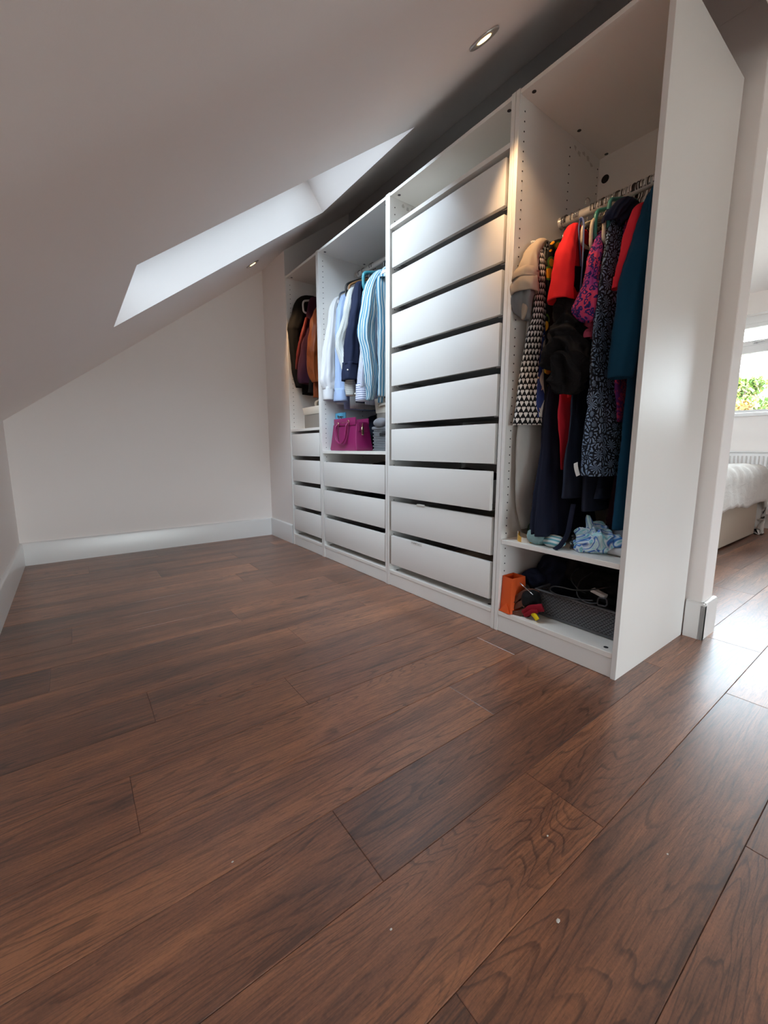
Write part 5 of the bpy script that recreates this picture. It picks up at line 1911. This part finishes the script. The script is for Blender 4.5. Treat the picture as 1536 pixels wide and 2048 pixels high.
# ---- farthest wardrobe: fabric box
t = thing('storage_box', (-2.20, .26, .9065), 'grey tweed storage box with a cream lid in the farthest wardrobe', 'box', None)
fabric_box(t, -2.375, -2.035, .055, .42, .9065, 1.062, 1.008)
bm = bmesh.new()
add_tube(bm, [(-2.235, .10, 1.058), (-2.228, .09, 1.085), (-2.205, .085, 1.100), (-2.15, .085, 1.104), (-2.10, .085, 1.104), (-2.06, .09, 1.09), (-2.05, .10, 1.058)], 0, 8, flat=(.011, .003), smooth_n=40, wide=(0, 1, 0))
finish('handle', bm, F['box_cream'], t, 180)

# ---- folded clothes visible in the gaps of the drawers
GD = 'folded clothes inside the drawers'
for i, (x, y, z, sx, sy, sz, mk, lb) in enumerate((
        (-2.19, .13, .243, .09, .07, .036, 'pinstripe', 'pale blue crumpled cloth peeping from the lowest far drawer'),
        (-1.86, .12, .445, .07, .06, .034, 'offwhite', 'white cloth peeping from the middle drawer under the shirts'),
        (-1.60, .16, .445, .12, .10, .036, 'slate', 'dark clothes in the middle drawer under the shirts'),
        (-1.55, .25, .640, .13, .12, .045, 'charcoal', 'dark clothes heaped in the top drawer under the shirts'),
        (-.72, .14, .246, .13, .09, .036, 'coat_beige', 'brown-grey cloth in the lowest of the nine drawers'),
        (-.80, .16, .632, .16, .10, .034, 'maroon_print', 'dark plum clothes in the third drawer from the floor'))):
    tag(finish('folded_clothes', blob((x, y, z), (sx, sy, sz), 30 + i, .012, 4, 14, z - sz - .01), F[mk], origin=(x, y, z - sz)), lb, 'clothes', GD)

# ---- specks on the planks
for i, (x, y, lb) in enumerate(((.183, -.689, 'tiny white speck on the floor right of a plank end joint'), (.279, -.813, 'largest white speck on the floor, lower right'), (.125, -1.038, 'white speck on the floor near the bottom centre'),
                                (-.139, -1.207, 'tiny white speck on the glossy patch at lower left'), (.341, -.541, 'white speck on the floor at the right'))):
    bm = bmesh.new()
    r = .0032 if i == 1 else .0018
    bmesh.ops.create_icosphere(bm, subdivisions=1, radius=r, matrix=Matrix.Translation((x, y, r * .6)) @ Matrix.Diagonal((1, 1.4, .6, 1)))
    tag(finish('crumb', bm, M['paper'], origin=(x, y, 0)), lb, 'crumb', 'white specks on the floor')

# ================================================================== bedroom
# bed
BX1, BY0, BY1 = -0.37, 1.88, 3.43
t = thing('bed', (-1.35, (BY0 + BY1) / 2, 0), 'divan bed with oatmeal base and rumpled white duvet seen through the doorway', 'bed')
bm = bmesh.new()
bm.loops.layers.uv.verify()
add_box(bm, (-2.35, BY0, .012), (BX1, BY1, .335), .012, 3)
finish('divan_base', bm, F['divan'], t)
bm = bmesh.new()
bm.loops.layers.uv.verify()
add_box(bm, (-2.34, BY0 + .01, .336), (BX1 - .01, BY1 - .01, .52), .03, 4)
finish('mattress', bm, F['offwhite'], t)
# duvet: thick draped sheet with creases
bm = bmesh.new()
uvl = bm.loops.layers.uv.verify()
NX, NY = 90, 100
grid = []
for j in range(NY + 1):
    row = []
    for i in range(NX + 1):
        u = -2.0 + (BX1 + .20 + 2.0) * i / NX
        v = BY0 - .12 + (BY1 - BY0 + .12 + .36) * j / NY
        ex = max(0, u - (BX1 - .05))
        ey = max(0, v - (BY1 - .03))
        e0 = max(0, (BY0 + .02) - v)
        w = V((u * 3.2, v * 3.2, 0))
        cr = noise.noise(w) * .030 + noise.noise(w * 2.6 + V((4, 4, 4))) * .018 + noise.noise(V((u * 9, v * 3, 2))) * .010
        z = .60 + cr * 1.3
        x, y = u, v
        if ex > 0:
            k = min(ex, .055)
            x = BX1 - .05 + k * .9 + .020 + cr * .5
            z = .60 + cr - max(0, ex - .02) * 1.25
        if ey > 0:
            y = BY1 - .03 + min(ey, .07) * .9 + cr * .8 + .035
            z = min(z, .60 + cr) - max(0, ey - .02) * 1.75
        if e0 > 0:
            y = BY0 + .02 - min(e0, .05)
            z -= max(0, e0 - .03) * 1.4
        row.append((V((x, y, max(z, .02))), (u, v)))
    grid.append(row)
vt = [[bm.verts.new(p) for p, _ in row] for row in grid]
for j in range(NY):
    for i in range(NX):
        f = bm.faces.new((vt[j][i], vt[j][i + 1], vt[j + 1][i + 1], vt[j + 1][i]))
        for lp, (a, b) in zip(f.loops, ((j, i), (j, i + 1), (j + 1, i + 1), (j + 1, i))):
            lp[uvl].uv = grid[a][b][1]
du = finish('duvet', bm, F['duvet'], t, 180)
so = du.modifiers.new('thickness', 'SOLIDIFY')
so.thickness = .03
so.offset = 1
# radiator
t = thing('radiator', (-.75, 3.88, .12), 'white ribbed panel radiator under the bedroom window', 'radiator')
RX0, RX1, RZ0, RZ1 = -1.45, .10, .14, .735
bm = bmesh.new()
add_box(bm, (RX0, 3.868, RZ0), (RX1, 3.90, RZ1 - .012), .004)
finish('panel', bm, M['upvc'], t)
nrib = int((RX1 - RX0 - .04) / .0315)
for i in range(nrib):
    xa = RX0 + .02 + i * .0315
    bm = bmesh.new()
    A = [(xa + .004, 3.868), (xa + .010, 3.857), (xa + .0225, 3.857), (xa + .0285, 3.868)]
    lo_ = [bm.verts.new((x, y, RZ0 + .04)) for x, y in A]
    hi_ = [bm.verts.new((x, y, RZ1 - .045)) for x, y in A]
    for k in range(3):
        bm.faces.new((lo_[k], lo_[k + 1], hi_[k + 1], hi_[k]))
    bm.faces.new(lo_[::-1])
    bm.faces.new(hi_)
    finish('rib', bm, M['upvc'], t, 0)
bm = bmesh.new()
add_box(bm, (RX0 - .004, 3.856, RZ1 - .014), (RX1 + .004, 3.938, RZ1), .003)
finish('top_grille', bm, M['upvc'], t)
bm = bmesh.new()
for xx in (RX0 + .1, RX1 - .1):
    add_box(bm, (xx - .02, 3.90, RZ0 + .1), (xx + .02, 3.932, RZ1 - .1))
finish('bracket', bm, M['upvc'], t)

# ================================================================== outside
bm = bmesh.new()
add_box(bm, (-90, -90, -3.4), (90, 90, -3.2))
g_ = plain('pale_bounce_ground', (0.34, 0.33, 0.30), 0.95, (3, .3, .05))  # unseen ground, made pale to bounce daylight up onto the ceilings
struct('ground', bm, g_, smooth=0)


def mat_leaf(name, a, b, c):
    g = G(name)
    r = g.n('NewGeometry', 8)
    col = g.ramp(r, [(0.0, a), (0.55, b), (0.9, c)])
    return g.surf(col, 0.6, None)


LEAFM = [mat_leaf('green_leaf', (0.10, 0.22, 0.05), (0.22, 0.34, 0.08), (0.46, 0.40, 0.12)), mat_leaf('dark_leaf', (0.06, 0.14, 0.05), (0.12, 0.24, 0.08), (0.22, 0.30, 0.10)),
         mat_leaf('autumn_leaf', (0.34, 0.26, 0.08), (0.50, 0.22, 0.08), (0.30, 0.32, 0.10))]
BARK = plain('bark', (0.12, 0.09, 0.07), 0.9)


def tree(x, y, top, rad, label, mk, n, seed, airy=0.0):
    rr = random.Random(seed)
    base = -3.2
    t = thing('tree', (x, y, base), label, 'tree', 'trees beyond the bedroom window')
    bm = bmesh.new()
    add_tube(bm, [(x, y, base), (x + .05, y, (base + top) / 2), (x, y, top - rad * .5)], .09, 8)
    for k in range(7):
        a = rr.uniform(0, 2 * PI)
        z0 = top - rad * rr.uniform(.5, 1.6)
        add_tube(bm, [(x, y, z0), (x + math.cos(a) * rad * .45, y + math.sin(a) * rad * .45, z0 + rad * .35), (x + math.cos(a) * rad * .7, y + math.sin(a) * rad * .7, z0 + rad * .75)], .02, 5)
    finish('trunk', bm, BARK, t)
    bm = bmesh.new()
    clumps = [(x + rr.gauss(0, rad * .42), y + rr.gauss(0, rad * .42), top - rad * .95 + rr.uniform(-1.0, .95) * rad) for _ in range(26)]
    for i in range(n):
        cxx, cyy, czz = clumps[i % 26]
        p = V((cxx + rr.gauss(0, rad * .16), cyy + rr.gauss(0, rad * .16), min(top + .05, czz + rr.gauss(0, rad * .15))))
        s = rr.uniform(.035, .075)
        m3 = Matrix.Rotation(rr.uniform(0, 6.3), 3, 'Z') @ Matrix.Rotation(rr.uniform(-1.2, 1.2), 3, 'X')
        q = [p + m3 @ V(v_) for v_ in ((-s * .45, 0, 0), (0, -s * .9, s * .1), (s * .45, 0, 0), (0, s * .9, s * .1))]
        bm.faces.new([bm.verts.new(v_) for v_ in q])
    f = finish('foliage', bm, LEAFM[mk], t, 0, kind='stuff')
    return t


tree(-1.95, 9.0, 2.02, .52, 'leafy green tree with wispy pale tips showing above the window sill', 0, 5200, 1)
tree(-1.45, 11.0, 1.95, .60, 'dense dark green tree at the right of the window view', 1, 5200, 2)
tree(-1.72, 7.4, 1.46, .30, 'low reddish brown shrub top in the middle of the window view', 2, 2200, 3)
tree(-4.2, 11.5, 2.0, .9, 'green tree at the left of the window view', 0, 4000, 4)
tree(0.9, 9.5, 1.9, .8, 'green tree farthest right beyond the window', 1, 4000, 5)

# soft goods press against the panels instead of passing through them
BAYS = ((-0.482, -0.018), (-1.232, -0.518), (-1.982, -1.268), (-2.482, -2.018))
for o in list(bpy.data.objects):
    if o.type != 'MESH' or o.data.users > 1:
        continue
    r = root_of(o)
    if r.get('category') in (None, 'wardrobe', 'bed', 'radiator', 'tree', 'lamp', 'crumb', 'hanger'):
        continue
    off = V((0, 0, 0)) if o.parent else o.location
    for xa, xb in BAYS:
        if xa < r.location.x < xb and -.2 < r.location.y < .578:
            for v in o.data.vertices:
                if v.co.y + off.y > -0.001:
                    v.co.x = min(max(v.co.x, xa + .0012 - off.x), xb - .0012 - off.x)
                v.co.y = min(v.co.y, .5640 - off.y)

for o in bpy.data.objects:
    if '_org' in o:
        del o['_org']
